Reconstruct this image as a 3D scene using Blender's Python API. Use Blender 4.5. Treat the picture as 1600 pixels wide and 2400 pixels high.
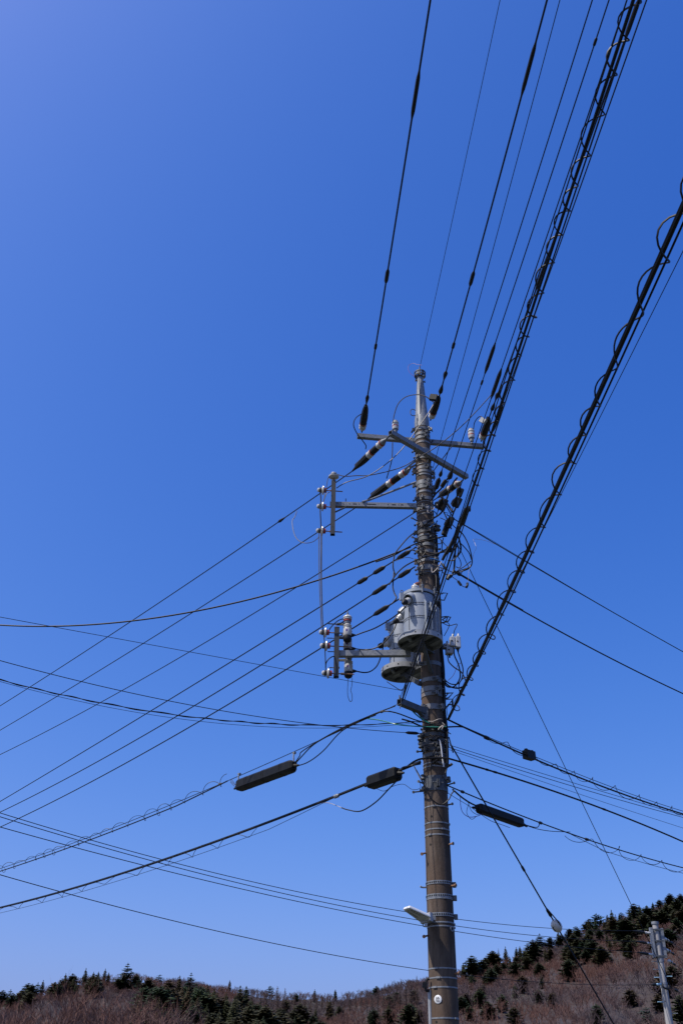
import bpy, math, random
import numpy as np
from mathutils import Vector, Matrix

for o in list(bpy.data.objects):
    bpy.data.objects.remove(o)
SC = bpy.context.scene
COL = SC.collection
RNG = random.Random(11)

# ------------------------------------------------------------------ camera
FPX = 2400 * 35.0 / 36.0                 # focal length in photograph pixels
PITCH, ROLL = math.radians(32.1), math.radians(0.85)
CAM = Vector((0, 0, 1.6))
_F = Vector((0, math.cos(PITCH), math.sin(PITCH)))
_R0, _U0 = Vector((1, 0, 0)), Vector((0, -math.sin(PITCH), math.cos(PITCH)))
_R = _R0 * math.cos(ROLL) + _U0 * math.sin(ROLL)
_U = _U0 * math.cos(ROLL) - _R0 * math.sin(ROLL)
cd = bpy.data.cameras.new('camera')
cd.sensor_fit = 'VERTICAL'; cd.sensor_height = 36; cd.sensor_width = 24; cd.lens = 35
cd.clip_start = 0.1; cd.clip_end = 8000
cam = bpy.data.objects.new('camera', cd); COL.objects.link(cam)
cam.matrix_world = Matrix(((_R.x, _U.x, -_F.x, CAM.x), (_R.y, _U.y, -_F.y, CAM.y), (_R.z, _U.z, -_F.z, CAM.z), (0, 0, 0, 1)))
SC.camera = cam

# ------------------------------------------------------------------ sky, sun, exposure
SUN_EL, SUN_AZ = math.radians(57), math.radians(62)     # azimuth: to the left of straight behind the camera
SUNV = Vector((-math.sin(SUN_AZ) * math.cos(SUN_EL), -math.cos(SUN_AZ) * math.cos(SUN_EL), math.sin(SUN_EL)))
W = bpy.data.worlds.new('World'); SC.world = W; W.use_nodes = True
nt = W.node_tree; nt.nodes.clear()
sky = nt.nodes.new('ShaderNodeTexSky'); sky.sky_type = 'NISHITA'; sky.sun_disc = False
sky.sun_elevation = SUN_EL
sky.sun_rotation = math.atan2(SUNV.x, SUNV.y)
sky.altitude = 0; sky.air_density = 1.0; sky.dust_density = 3.0; sky.ozone_density = 3.0
# the photograph's colour grade on the sky: one curve per channel, the same in every direction
sep = nt.nodes.new('ShaderNodeSeparateColor'); com = nt.nodes.new('ShaderNodeCombineColor')
nt.links.new(sky.outputs[0], sep.inputs[0])
def _math(op, a, b):
    m = nt.nodes.new('ShaderNodeMath'); m.operation = op; nt.links.new(a, m.inputs[0]); m.inputs[1].default_value = b; return m.outputs[0]
for ch, (gain, gam, top) in enumerate(((5.3, 2.08, .40), (1.76, 1.30, .52), (1.70, .81, .88))):
    v = _math('MULTIPLY', sep.outputs[ch], .1); v = _math('POWER', v, gam); v = _math('MULTIPLY', v, gain); v = _math('MINIMUM', v, top)
    nt.links.new(_math('MULTIPLY', v, 10.0), com.inputs[ch])
bgn = nt.nodes.new('ShaderNodeBackground'); bgn.inputs[1].default_value = 0.1
out = nt.nodes.new('ShaderNodeOutputWorld')
nt.links.new(com.outputs[0], bgn.inputs[0]); nt.links.new(bgn.outputs[0], out.inputs[0])
sl = bpy.data.lights.new('sun', 'SUN'); sl.energy = 5.0; sl.angle = math.radians(0.53); sl.color = (1.0, 0.93, 0.84)
so = bpy.data.objects.new('sun', sl); COL.objects.link(so); so.location = SUNV * 60
so.rotation_euler = SUNV.to_track_quat('Z', 'Y').to_euler()
vs = SC.view_settings
vs.view_transform = 'Standard'; vs.look = 'None'; vs.exposure = 0.0; vs.gamma = 1.0; vs.use_curve_mapping = False

# ------------------------------------------------------------------ measuring: photograph pixel -> place in the world
CR = {1: (780, 820, .2806), 2: (680, 1080, .2041), 3: (880, 1120, .1913), 4: (720, 1340, .2551), 5: (880, 1580, .1913),
      6: (880, 1940, .1956), 7: (0, 2160, .5102), 8: (1000, 2060, .3827), 11: (520, 1640, .3189), 12: (1020, 1660, .3699),
      13: (0, 1400, .5102), 14: (0, 1780, .5102), 15: (1100, 400, .3189), 16: (1100, 0, .3189), 17: (800, 0, .3189),
      18: (1060, 1000, .3444), 21: (1000, 1120, .0829), 22: (960, 1220, .1084), 23: (930, 1360, .07653),
      24: (960, 1660, .07653), 25: (1500, 2140, .1105), 26: (740, 1420, .08505)}
def q(k, x, y):
    a, b, s = CR[k]
    return (a + s * x, b + s * y)
def ray(p):
    return _R * ((p[0] - 800) / FPX) + _U * ((1200 - p[1]) / FPX) + _F
def at_y(p, Y):
    d = ray(p); return CAM + d * (Y / d.y)
def at_z(p, z):
    d = ray(p); return CAM + d * ((z - CAM.z) / d.z)
def on_plane(p, P, n):
    d = ray(p); return CAM + d * ((P - CAM).dot(n) / d.dot(n))
def proj(P):
    v = P - CAM; f = v.dot(_F)
    if f < .05: return (1e6, 1e6)
    return (800 + FPX * v.dot(_R) / f, 1200 - FPX * v.dot(_U) / f)
PY = 13.4                                 # distance of the pole
PX = at_y((1041, 2400), PY).x
def np_(p, dy=0.0):                       # a point near the pole, dy metres behind (+) or in front (-) of its axis
    return at_y(p, PY + dy)
def zp(y, dy=0.0):
    return at_y((983 + .0379 * (y - 868), y), PY + dy).z
def rp(z):                                # pole radius
    return .5 * (.356 - (z - 2.65) / 78)
DA = Vector((.083, -1, 0)).normalized(); DB = Vector((-.63, .777, 0)).normalized(); DC = Vector((.707, .707, 0))
Z = Vector((0, 0, 1))

# ------------------------------------------------------------------ materials
MATS = {}
def mat(name, c, rough=.5, metal=0.0, c2=None, scale=8, bump=0.0, bscale=60, stretch=None, lo=.35, hi=.65, spec=.5, c3=None, c3scale=2.0, c3lo=.55, c3hi=.7):
    m = bpy.data.materials.new(name); m.use_nodes = True
    t = m.node_tree; b = t.nodes['Principled BSDF']
    b.inputs['Base Color'].default_value = (*c, 1); b.inputs['Roughness'].default_value = rough
    b.inputs['Metallic'].default_value = metal; b.inputs['Specular IOR Level'].default_value = spec
    if c2 is not None or bump:
        g = t.nodes.new('ShaderNodeNewGeometry'); mp = t.nodes.new('ShaderNodeMapping')
        t.links.new(g.outputs['Position'], mp.inputs[0])
        if stretch: mp.inputs['Scale'].default_value = stretch
    if c2 is not None:
        n = t.nodes.new('ShaderNodeTexNoise'); n.inputs['Scale'].default_value = scale; n.inputs['Detail'].default_value = 6; n.inputs['Roughness'].default_value = .65
        t.links.new(mp.outputs[0], n.inputs['Vector'])
        r = t.nodes.new('ShaderNodeMapRange'); r.inputs[1].default_value = lo; r.inputs[2].default_value = hi
        t.links.new(n.outputs[0], r.inputs[0])
        x = t.nodes.new('ShaderNodeMix'); x.data_type = 'RGBA'
        x.inputs[6].default_value = (*c, 1); x.inputs[7].default_value = (*c2, 1)
        t.links.new(r.outputs[0], x.inputs[0]); last = x.outputs[2]
        if c3 is not None:
            n3 = t.nodes.new('ShaderNodeTexNoise'); n3.inputs['Scale'].default_value = c3scale; n3.inputs['Detail'].default_value = 5
            t.links.new(g.outputs['Position'], n3.inputs['Vector'])
            r3 = t.nodes.new('ShaderNodeMapRange'); r3.inputs[1].default_value = c3lo; r3.inputs[2].default_value = c3hi
            t.links.new(n3.outputs[0], r3.inputs[0])
            x3 = t.nodes.new('ShaderNodeMix'); x3.data_type = 'RGBA'; x3.inputs[7].default_value = (*c3, 1)
            t.links.new(r3.outputs[0], x3.inputs[0]); t.links.new(last, x3.inputs[6]); last = x3.outputs[2]
        t.links.new(last, b.inputs['Base Color'])
        rr = t.nodes.new('ShaderNodeMapRange'); rr.inputs[3].default_value = max(.05, rough - .12); rr.inputs[4].default_value = min(1, rough + .12)
        t.links.new(n.outputs[0], rr.inputs[0]); t.links.new(rr.outputs[0], b.inputs['Roughness'])
    if bump:
        nb = t.nodes.new('ShaderNodeTexNoise'); nb.inputs['Scale'].default_value = bscale; nb.inputs['Detail'].default_value = 4
        t.links.new(mp.outputs[0], nb.inputs['Vector'])
        bp = t.nodes.new('ShaderNodeBump'); bp.inputs['Strength'].default_value = bump; bp.inputs['Distance'].default_value = .01
        t.links.new(nb.outputs[0], bp.inputs['Height']); t.links.new(bp.outputs[0], b.inputs['Normal'])
    MATS[name] = m
    return m
mat('concrete', (.060, .045, .036), .88, spec=.2, lo=.40, hi=.60, c2=(.138, .105, .085), scale=6, bump=.5, bscale=140, stretch=(1, 1, .16), c3=(.105, .070, .050), c3scale=1.3, c3lo=.5, c3hi=.75)
mat('pale_concrete', (.27, .265, .27), .8, c2=(.34, .33, .33), scale=4, bump=.2, stretch=(1, 1, .2))
mat('galvanised', (.15, .165, .19), .55, .15, c2=(.25, .265, .29), scale=22, bump=.12, bscale=90)
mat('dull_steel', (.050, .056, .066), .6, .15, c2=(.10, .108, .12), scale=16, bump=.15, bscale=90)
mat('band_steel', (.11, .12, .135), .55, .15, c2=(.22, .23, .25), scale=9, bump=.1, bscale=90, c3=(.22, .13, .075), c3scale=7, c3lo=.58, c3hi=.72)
mat('transformer_paint', (.235, .268, .32), .42, c2=(.295, .328, .38), scale=3, bump=.04, bscale=50, stretch=(1, 1, .35))
mat('base_paint', (.25, .265, .29), .5, c2=(.34, .355, .38), scale=9, bump=.06)
mat('porcelain', (.55, .54, .53), .2, c2=(.45, .44, .42), scale=18)
mat('red_band', (.42, .06, .035), .35, c2=(.30, .05, .03), scale=20)
mat('brown_glaze', (.25, .09, .05), .25, c2=(.16, .06, .035), scale=20)
mat('rubber', (.007, .0075, .009), .55, spec=.3, c2=(.013, .0135, .015), scale=14, bump=.12, bscale=50)
mat('cable_black', (.005, .0055, .007), .5, spec=.25, c2=(.009, .009, .011), scale=10)
mat('cable_grey', (.055, .05, .05), .5, c2=(.10, .09, .088), scale=10)
mat('aluminium_wire', (.30, .27, .26), .45, .2, c2=(.40, .36, .34), scale=10)
mat('cable_blue', (.02, .10, .32), .4, c2=(.03, .15, .40), scale=10)
mat('cable_green', (.01, .16, .12), .4, c2=(.015, .22, .16), scale=10)
mat('cable_violet', (.10, .03, .26), .4, c2=(.14, .05, .30), scale=10)
mat('white_plastic', (.72, .73, .74), .35, c2=(.66, .67, .69), scale=12)
mat('grey_plastic', (.26, .275, .30), .4, c2=(.33, .345, .37), scale=12)
mat('post_steel', (.020, .023, .028), .6, .1, c2=(.034, .038, .044), scale=16, bump=.15, bscale=90)
mat('box_black', (.005, .0058, .007), .5, spec=.22, c2=(.012, .0125, .014), scale=6, bump=.1, bscale=30)
mat('rusty_steel', (.19, .10, .06), .75, .2, c2=(.30, .17, .10), scale=40, bump=.2)
mat('box_grey', (.40, .42, .45), .4, c2=(.46, .48, .51), scale=12)
mat('dark_hole', (.01, .01, .011), .9)
mat('lens', (.30, .33, .37), .2, c2=(.38, .41, .45), scale=30)
mat('ink', (.05, .05, .06), .6)
mat('pale_blue', (.25, .45, .6), .4, c2=(.35, .55, .68), scale=30)

# ------------------------------------------------------------------ mesh helpers
def basis(d, up=Z):
    d = d.normalized()
    if abs(d.dot(up)) > .985: up = Vector((1, 0, 0)) if abs(d.x) < .9 else Vector((0, 1, 0))
    s = d.cross(up).normalized(); u = s.cross(d).normalized()
    return d, s, u
class MB:
    def __init__(self): self.v = []; self.f = []
    def box(self, c, ax, h):
        a, b, d = ax; i = len(self.v)
        for sx in (-1, 1):
            for sy in (-1, 1):
                for sz in (-1, 1): self.v.append(c + a * (h[0] * sx) + b * (h[1] * sy) + d * (h[2] * sz))
        for f in ((0, 1, 3, 2), (4, 6, 7, 5), (0, 4, 5, 1), (2, 3, 7, 6), (0, 2, 6, 4), (1, 5, 7, 3)): self.f.append(tuple(i + k for k in f))
        return self
    def bar(self, p0, p1, w, h, up=Z):
        d, s, u = basis(p1 - p0, up)
        return self.box((p0 + p1) / 2, (d, s, u), ((p1 - p0).length / 2, w / 2, h / 2))
    def hollow(self, p0, p1, w, h, up=Z, t=.006, depth=.25):   # square tube, its ends open
        d, s, u = basis(p1 - p0, up); i = len(self.v)
        def ring(p, ww, hh):
            k = len(self.v)
            for a, b in ((-1, -1), (1, -1), (1, 1), (-1, 1)): self.v.append(p + s * (a * ww / 2) + u * (b * hh / 2))
            return k
        A = [ring(p0 + d * depth, w - 2 * t, h - 2 * t), ring(p0, w - 2 * t, h - 2 * t), ring(p0, w, h), ring(p1, w, h), ring(p1, w - 2 * t, h - 2 * t), ring(p1 - d * depth, w - 2 * t, h - 2 * t)]
        for a, b in zip(A, A[1:]):
            for k in range(4): self.f.append((a + k, a + (k + 1) % 4, b + (k + 1) % 4, b + k))
        self.f.append(tuple(A[0] + k for k in range(4))); self.f.append(tuple(A[-1] + k for k in (3, 2, 1, 0)))
        return self
    def lathe(self, p, d, prof, n=16, up=Z, caps=True):
        d, s, u = basis(d, up); rings = []
        for t, r in prof:
            k = len(self.v); rings.append(k)
            for j in range(n):
                a = 2 * math.pi * j / n
                self.v.append(p + d * t + (s * math.cos(a) + u * math.sin(a)) * r)
        for a, b in zip(rings, rings[1:]):
            for j in range(n): self.f.append((a + j, a + (j + 1) % n, b + (j + 1) % n, b + j))
        if caps:
            self.f.append(tuple(rings[0] + j for j in reversed(range(n)))); self.f.append(tuple(rings[-1] + j for j in range(n)))
        return self
    def tube(self, pts, r, n=6, caps=True):
        rs = r if isinstance(r, (list, tuple)) else [r] * len(pts)
        prev = None; rings = []
        for i, p in enumerate(pts):
            d = (pts[min(i + 1, len(pts) - 1)] - pts[max(i - 1, 0)])
            if d.length < 1e-9: d = Vector((0, 0, 1))
            d = d.normalized()
            if prev is None: _, s, u = basis(d)
            else:
                s = prev - d * prev.dot(d)
                s = s.normalized() if s.length > 1e-6 else basis(d)[1]
                u = s.cross(d).normalized()
            prev = s; k = len(self.v); rings.append(k)
            for j in range(n):
                a = 2 * math.pi * j / n
                self.v.append(p + (s * math.cos(a) + u * math.sin(a)) * rs[i])
        for a, b in zip(rings, rings[1:]):
            for j in range(n): self.f.append((a + j, a + (j + 1) % n, b + (j + 1) % n, b + j))
        if caps:
            self.f.append(tuple(rings[0] + j for j in reversed(range(n)))); self.f.append(tuple(rings[-1] + j for j in range(n)))
        return self
    def ring(self, c, r0, r1, h, n=32, axis=Z):          # band with an inside and an outside
        d, s, u = basis(axis); k0 = len(self.v)
        prof = ((-h / 2, r0), (-h / 2, r1), (h / 2, r1), (h / 2, r0))
        for t, r in prof:
            for j in range(n):
                a = 2 * math.pi * j / n
                self.v.append(c + d * t + (s * math.cos(a) + u * math.sin(a)) * r)
        for i in range(4):
            a, b = k0 + i * n, k0 + ((i + 1) % 4) * n
            for j in range(n): self.f.append((a + j, a + (j + 1) % n, b + (j + 1) % n, b + j))
        return self
    def build(self, name, m, parent=None, smooth=False, loc=None):
        me = bpy.data.meshes.new(name)
        off = Vector((0, 0, 0)); P = parent
        while P is not None: off = off + P.location; P = P.parent
        L = Vector(loc) if loc is not None else Vector((0, 0, 0))
        me.from_pydata([tuple(v - off - L) for v in self.v], [], self.f); me.update()
        me.materials.append(MATS[m] if isinstance(m, str) else m)
        o = bpy.data.objects.new(name, me); COL.objects.link(o); o.location = L
        if smooth:
            me.polygons.foreach_set('use_smooth', [True] * len(me.polygons))
            me.set_sharp_from_angle(angle=math.radians(40))
        if parent is not None: o.parent = parent
        return o
def tag(o, label, cat, group=None):
    o['label'] = label; o['category'] = cat
    if group: o['group'] = group
    return o
def thing(name, label, cat, loc, group=None):
    o = bpy.data.objects.new(name, None); COL.objects.link(o); o.location = loc; o.empty_display_size = .1
    return tag(o, label, cat, group)
def smoothpath(P, per=8):
    if len(P) < 3: return list(P)
    Q = [P[0] * 2 - P[1]] + list(P) + [P[-1] * 2 - P[-2]]; out = []
    for i in range(1, len(Q) - 2):
        a, b, c, d = Q[i - 1], Q[i], Q[i + 1], Q[i + 2]
        for k in range(per):
            t = k / per
            out.append(.5 * ((2 * b) + (c - a) * t + (2 * a - 5 * b + 4 * c - d) * t * t + (3 * b - a - 3 * c + d) * t ** 3))
    out.append(P[-1]); return out
def cable(name, label, cat, pts, r, m='cable_black', parent=None, group=None, per=7, n=6):
    """pts: (pixel, depth behind the pole axis) or ready points"""
    P = [p if isinstance(p, Vector) else np_(p[0], p[1]) for p in pts]
    L = P[0] if parent is None else None
    o = MB().tube(smoothpath(P, per), r, n).build(name, m, parent, True, loc=L)
    if parent is None: tag(o, label, cat, group)
    return o
PATHS = {}
def span(P0, P1, sag=0.0, t0=0.0, t1=1.0, n=90):
    return [P0.lerp(P1, 0) + (P1 - P0) * t + Z * (4 * sag * (t * t - t)) for t in (t0 + (t1 - t0) * i / n for i in range(n + 1))]
def span3(P0, pm, P1, t0=0.0, t1=1.0, n=90):
    h = Vector((P1.x - P0.x, P1.y - P0.y, 0)); nrm = Vector((h.y, -h.x, 0)).normalized()
    M = on_plane(pm, P0, nrm); t = (M - P0).dot(h) / h.dot(h)
    s = ((P0.z + (P1.z - P0.z) * t) - M.z) / (4 * (t - t * t))
    return span(P0, P1, s, t0, t1, n)
def wire(name, label, cat, path, r, m='cable_black', group=None, n=6):
    o = MB().tube(path, r, n).build(name, m, None, True, loc=path[0])
    return tag(o, label, cat, group)
def near_i(path, p):
    return min(range(len(path)), key=lambda i: (lambda s: (s[0] - p[0]) ** 2 + (s[1] - p[1]) ** 2)(proj(path[i])))
def along(path, pa, pb, n=12):
    """points of a wire between two pixels, resampled"""
    def fp(p):
        i = near_i(path, p); best = None
        for a in (i - 1, i):
            if a < 0 or a + 1 >= len(path): continue
            for k in range(21):
                P = path[a].lerp(path[a + 1], k / 20); s = proj(P); d = (s[0] - p[0]) ** 2 + (s[1] - p[1]) ** 2
                if best is None or d < best[0]: best = (d, P)
        return best[1]
    A, B = fp(pa), fp(pb)
    return [A.lerp(B, i / n) for i in range(n + 1)]
def sleeve(parent, path, pa, pb, r, m='rubber', name='splice_sleeve', prof=None, n=8):
    pts = along(path, pa, pb, 12)
    prof = prof or [.35, .6, .9, 1, 1, 1, 1, 1, 1, 1, .9, .6, .35]
    return MB().tube(pts, [r * k for k in prof], n).build(name, m, parent, True)
DROP = [.25, .5, .8, 1, 1, .95, .85, .75, .6, .5, .4, .32, .25]
def helix(path, r, pitch, wr, m, parent, name='spiral_hanger', t0=0, t1=1, seed=0, drop=0.0):
    """wire wound loosely round a cable"""
    rnd = random.Random(seed); pts = []; L = 0; ph = rnd.random() * 6; jit = [rnd.uniform(.62, 1.3) for _ in range(400)]; ang = ph
    i0, i1 = int(t0 * (len(path) - 1)), int(t1 * (len(path) - 1))
    for i in range(i0, i1):
        a, b = path[i], path[i + 1]; seg = (b - a).length; d, s, u = basis(b - a)
        k = max(2, int(seg / pitch * 14) + 1)
        for j in range(k):
            f = j / k; x = (L + seg * f) / pitch; ang = ph + 2 * math.pi * (x + .16 * math.sin(x * 1.3 + ph) + .1 * math.sin(x * .47)); m_ = int(x) % 399; fx_ = x - int(x)
            rr = r * (jit[m_] * (1 - fx_) + jit[m_ + 1] * fx_)
            pts.append(a.lerp(b, f) + (s * math.cos(ang) + u * math.sin(ang)) * rr - u * drop)
        L += seg
    return MB().tube(pts, wr, 4).build(name, m, parent, True)

# ================================================================== the setting: ground, hillside, woods
mat('ground_soil', (.045, .040, .030), .95, c2=(.035, .045, .02), scale=.4, bump=.3, bscale=3)
mat('leaf_litter', (.034, .024, .021), .95, c2=(.050, .037, .034), scale=.06, bump=.4, bscale=1.5, c3=(.045, .040, .028), c3scale=.02)
g = MB(); n = 3000.0
g.v = [Vector((-n, -n, 0)), Vector((n, -n, 0)), Vector((n, n, 0)), Vector((-n, n, 0))]; g.f = [(0, 1, 2, 3)]
g.build('ground', 'ground_soil')['kind'] = 'structure'

SKYL = [(-400, 2360), (-200, 2350), (0, 2345), (100, 2325), (200, 2308), (300, 2303), (420, 2305), (520, 2318), (650, 2338), (780, 2344), (880, 2333), (960, 2314), (1060, 2290),
        (1140, 2268), (1200, 2250), (1280, 2222), (1360, 2196), (1440, 2170), (1500, 2150), (1560, 2128), (1600, 2118), (1750, 2085), (1950, 2060), (2200, 2060)]
_azs, _tan = [], []
for p in SKYL:
    d = ray((p[0], p[1] + 3)); _azs.append(math.atan2(d.x, d.y)); _tan.append(d.z / math.hypot(d.x, d.y))
def ridge_tan(a): return np.interp(a, _azs, _tan)
def ridge_R(a): return np.interp(a, [-.6, -.25, 0, .12, .3, .6], [250, 265, 330, 380, 430, 430])
def foot_R(a): return np.interp(a, [-.6, -.2, 0, .3], [85, 90, 110, 120])
def _bumps(a, r):
    return 1.6 * np.sin(a * 23 + r * .021) + 1.1 * np.sin(a * 51 - r * .05 + 1) + .7 * np.sin(r * .11 + a * 90)
def terrain(a, r):
    a = np.asarray(a, float); r = np.asarray(r, float)
    R, r0 = ridge_R(a), foot_R(a); H = ridge_tan(a) * R + 1.6
    s = np.clip((r - r0) / (R - r0), 0, 1)
    z = H * (s * .92 + .08 * s * s)
    z = z + _bumps(a, r) * np.clip(s * 3, 0, 1) * np.clip((1 - s) * 4 + .25, 0, 1)
    return np.where(r > R, np.maximum(z - (r - R) * .25, -1.0), np.where(r < r0, -.3, z))
NA, NR = 220, 90
aa = np.linspace(-1.0, 1.0, NA); rr = np.concatenate([np.linspace(80, 460, NR - 14), np.linspace(480, 1100, 14)])
A2, R2 = np.meshgrid(aa, rr, indexing='ij'); Z2 = terrain(A2, R2)
hv = np.stack([np.sin(A2) * R2, np.cos(A2) * R2, Z2], -1).reshape(-1, 3)
hm = bpy.data.meshes.new('hillside')
hf = [(i * NR + j, i * NR + j + 1, (i + 1) * NR + j + 1, (i + 1) * NR + j) for i in range(NA - 1) for j in range(NR - 1)]
hm.from_pydata(hv.tolist(), [], hf); hm.materials.append(MATS['leaf_litter']); hm.polygons.foreach_set('use_smooth', [True] * len(hf))
ho = bpy.data.objects.new('hillside', hm); COL.objects.link(ho); ho['kind'] = 'structure'
def hit(p):
    """where the sight line through a pixel meets the hillside: azimuth, distance (None above the skyline)"""
    d = ray(p); a = math.atan2(d.x, d.y); t = d.z / math.hypot(d.x, d.y)
    r = np.arange(80, float(ridge_R(a)), 2.0); z = terrain(np.full_like(r, a), r)
    k = np.nonzero(z >= 1.6 + t * r)[0]
    return a, (float(r[k[0]]) if len(k) else None), t

# ---- foliage meshes, one unit tall
def leafmat(name, c, c2, c3):
    m = mat(name, c, .75, c2=c2, scale=.9, c3=c3, c3scale=.025, c3lo=.42, c3hi=.55, spec=.25)
    b = m.node_tree.nodes['Principled BSDF']
    return m
leafmat('needles', (.018, .036, .016), (.038, .056, .022), (.044, .042, .018))
leafmat('needles_rust', (.044, .034, .016), (.066, .046, .022), (.028, .038, .016))
leafmat('needles_blue', (.020, .042, .032), (.034, .058, .044), (.024, .044, .022))
leafmat('bare_twigs', (.064, .045, .050), (.106, .076, .080), (.128, .064, .050))
leafmat('larch_twigs', (.105, .066, .050), (.130, .082, .060), (.085, .062, .056))
mat('bark', (.050, .040, .034), .9, c2=(.085, .070, .060), scale=2)
mat('pale_bark', (.16, .135, .125), .9, c2=(.11, .09, .085), scale=2)
def tri_mesh(name, V, F, m):
    me = bpy.data.meshes.new(name); me.from_pydata(V, [], F); me.materials.append(MATS[m]); me.update(); return me
def crown_mesh(seed, kind):
    r = random.Random(seed); V, F = [], []
    wh = {'spire': 24, 'broad': 18, 'open': 13, 'pine': 10}[kind]
    for i in range(wh):
        f = (i + .5 * r.random()) / wh; z = .08 + .92 * f
        if kind == 'spire': R = .19 * (1 - f) ** .75 * (1 - .35 * (1 - f) ** 6) + .008
        elif kind == 'broad': R = .26 * (1 - f ** 2.2) ** .8 * (.72 + .28 * min(1, f * 4)) + .015
        elif kind == 'open': R = .25 * (1 - f) ** .9 + .012
        else: R = .24 * math.sin(math.pi * min(1, .15 + f * .88)) ** .7 + .02
        nb = {'spire': 11, 'broad': 13, 'open': 8, 'pine': 9}[kind]
        if f > .85: nb = 5
        for k in range(nb):
            a = 2 * math.pi * (k + r.random() * .9) / nb; Rk = R * (.6 + .6 * r.random())
            if r.random() < .10: continue
            droop = {'spire': -.25, 'broad': .05, 'open': -.12, 'pine': .2}[kind] + r.uniform(-.15, .25)
            ca, sa = math.cos(a), math.sin(a)
            for s in range(4):                       # sprays along the branch
                u = .22 + .26 * s + r.uniform(-.06, .06); L = Rk * u
                w = (.62 - .09 * s) * R * r.uniform(.7, 1.3) + .014; ln = Rk * .42
                zz = z + droop * L + r.uniform(-.008, .008); tilt = r.uniform(-.5, .5)
                c = (ca * L, sa * L, zz); i0 = len(V)
                for (x, y, dz) in ((-ln * .5, 0, .012), (0, w * .5, -.012 + tilt * w * .5), (ln * .75, r.uniform(-.2, .2) * w, droop * ln * .7), (0, -w * .5, -.012 - tilt * w * .5)):
                    V.append((c[0] + ca * x - sa * y, c[1] + sa * x + ca * y, c[2] + dz))
                F.append((i0, i0 + 1, i0 + 2, i0 + 3))
    for k in range(6):                               # leader
        a = k; i0 = len(V); V += [(.012 * math.cos(a), .012 * math.sin(a), .93), (-.012 * math.cos(a), -.012 * math.sin(a), .93), (0, 0, 1.03 - .01 * k)]; F.append((i0, i0 + 1, i0 + 2))
    return V, F
def blade(V, F, p, d, L, w, r):
    s = d.cross(Vector((r.uniform(-1, 1), r.uniform(-1, 1), .3))).normalized() * (w / 2); e = p + d * L; i0 = len(V)
    V += [tuple(p - s), tuple(p + s), tuple(e)]; F.append((i0, i0 + 1, i0 + 2)); return e
def larch_mesh(seed, nb=230):
    r = random.Random(seed); V, F = [], []
    for i in range(nb):
        f = r.random() ** .8; z = .12 + .86 * f; R = .17 * (1 - f) ** .8 + .01; a = r.random() * 6.283
        d = Vector((math.cos(a), math.sin(a), r.uniform(.05, .45))).normalized(); p = Vector((0, 0, z))
        L = R * r.uniform(.6, 1.15); e = blade(V, F, p, d, L, .010, r)
        for k in range(3):
            q_ = p.lerp(e, r.uniform(.3, .95)); dd = (d + Vector((r.uniform(-.8, .8), r.uniform(-.8, .8), r.uniform(-.2, .7)))).normalized()
            blade(V, F, q_, dd, L * r.uniform(.25, .5), .007, r)
    i0 = len(V); V += [(-.008, 0, 0), (.008, 0, 0), (0, .008, 0), (0, 0, 1.02)]; F += [(i0, i0 + 1, i0 + 3), (i0 + 1, i0 + 2, i0 + 3), (i0 + 2, i0, i0 + 3)]
    return V, F
def bare_mesh(seed, limbs=9, sub=4, tw=4, w=.012):
    """leafless tree: limbs, boughs and twigs that rise and fan out"""
    r = random.Random(seed); V, F = [], []
    for i in range(limbs):
        a = 6.283 * (i + r.random()) / limbs; p = Vector((0, 0, r.uniform(.14, .5)))
        d = Vector((math.cos(a) * r.uniform(.3, .8), math.sin(a) * r.uniform(.3, .8), 1)).normalized()
        L = (1 - p.z) * r.uniform(.62, .9); e = blade(V, F, p, d, L, w * 1.7, r)
        for k in range(sub):
            q_ = p.lerp(e, r.uniform(.25, .9)); dd = (d + Vector((r.uniform(-.75, .75), r.uniform(-.75, .75), r.uniform(-.1, .4)))).normalized()
            l2 = L * r.uniform(.3, .55); e2 = blade(V, F, q_, dd, l2, w, r)
            for m in range(tw):
                q3 = q_.lerp(e2, r.uniform(.2, .95)); d3 = (dd + Vector((r.uniform(-.7, .7), r.uniform(-.7, .7), r.uniform(-.2, .5)))).normalized()
                blade(V, F, q3, d3, l2 * r.uniform(.35, .7), w * .62, r)
    return V, F
def trunk_mesh(name, r0, top, m='bark'):
    b = MB(); b.tube([Vector((0, 0, -.03)), Vector((.004, .003, top * .5)), Vector((0, 0, top))], [r0, r0 * .7, r0 * .15], 6)
    return tri_mesh(name, [tuple(v) for v in b.v], b.f, m)
CROWNS = {}
for kd, ms in (('spire', 'needles'), ('broad', 'needles'), ('open', 'needles_blue'), ('pine', 'needles_blue')):
    CROWNS[kd] = [tri_mesh('crown', *crown_mesh(s * 7 + len(kd), kd), 'needles_rust' if (s >= 2 and kd in ('spire', 'broad')) else ms) for s in range(4)]
CROWNS['larch'] = [tri_mesh('crown', *larch_mesh(s), 'larch_twigs') for s in range(3)]
CROWNS['bare'] = [tri_mesh('crown', *bare_mesh(s + 50, 13, 6, 7, .0075), 'bare_twigs') for s in range(4)]
TRUNK = {'conifer': trunk_mesh('trunk', .014, .97), 'larch': trunk_mesh('trunk', .010, .97), 'bare': trunk_mesh('trunk', .013, .62, 'pale_bark')}

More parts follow.
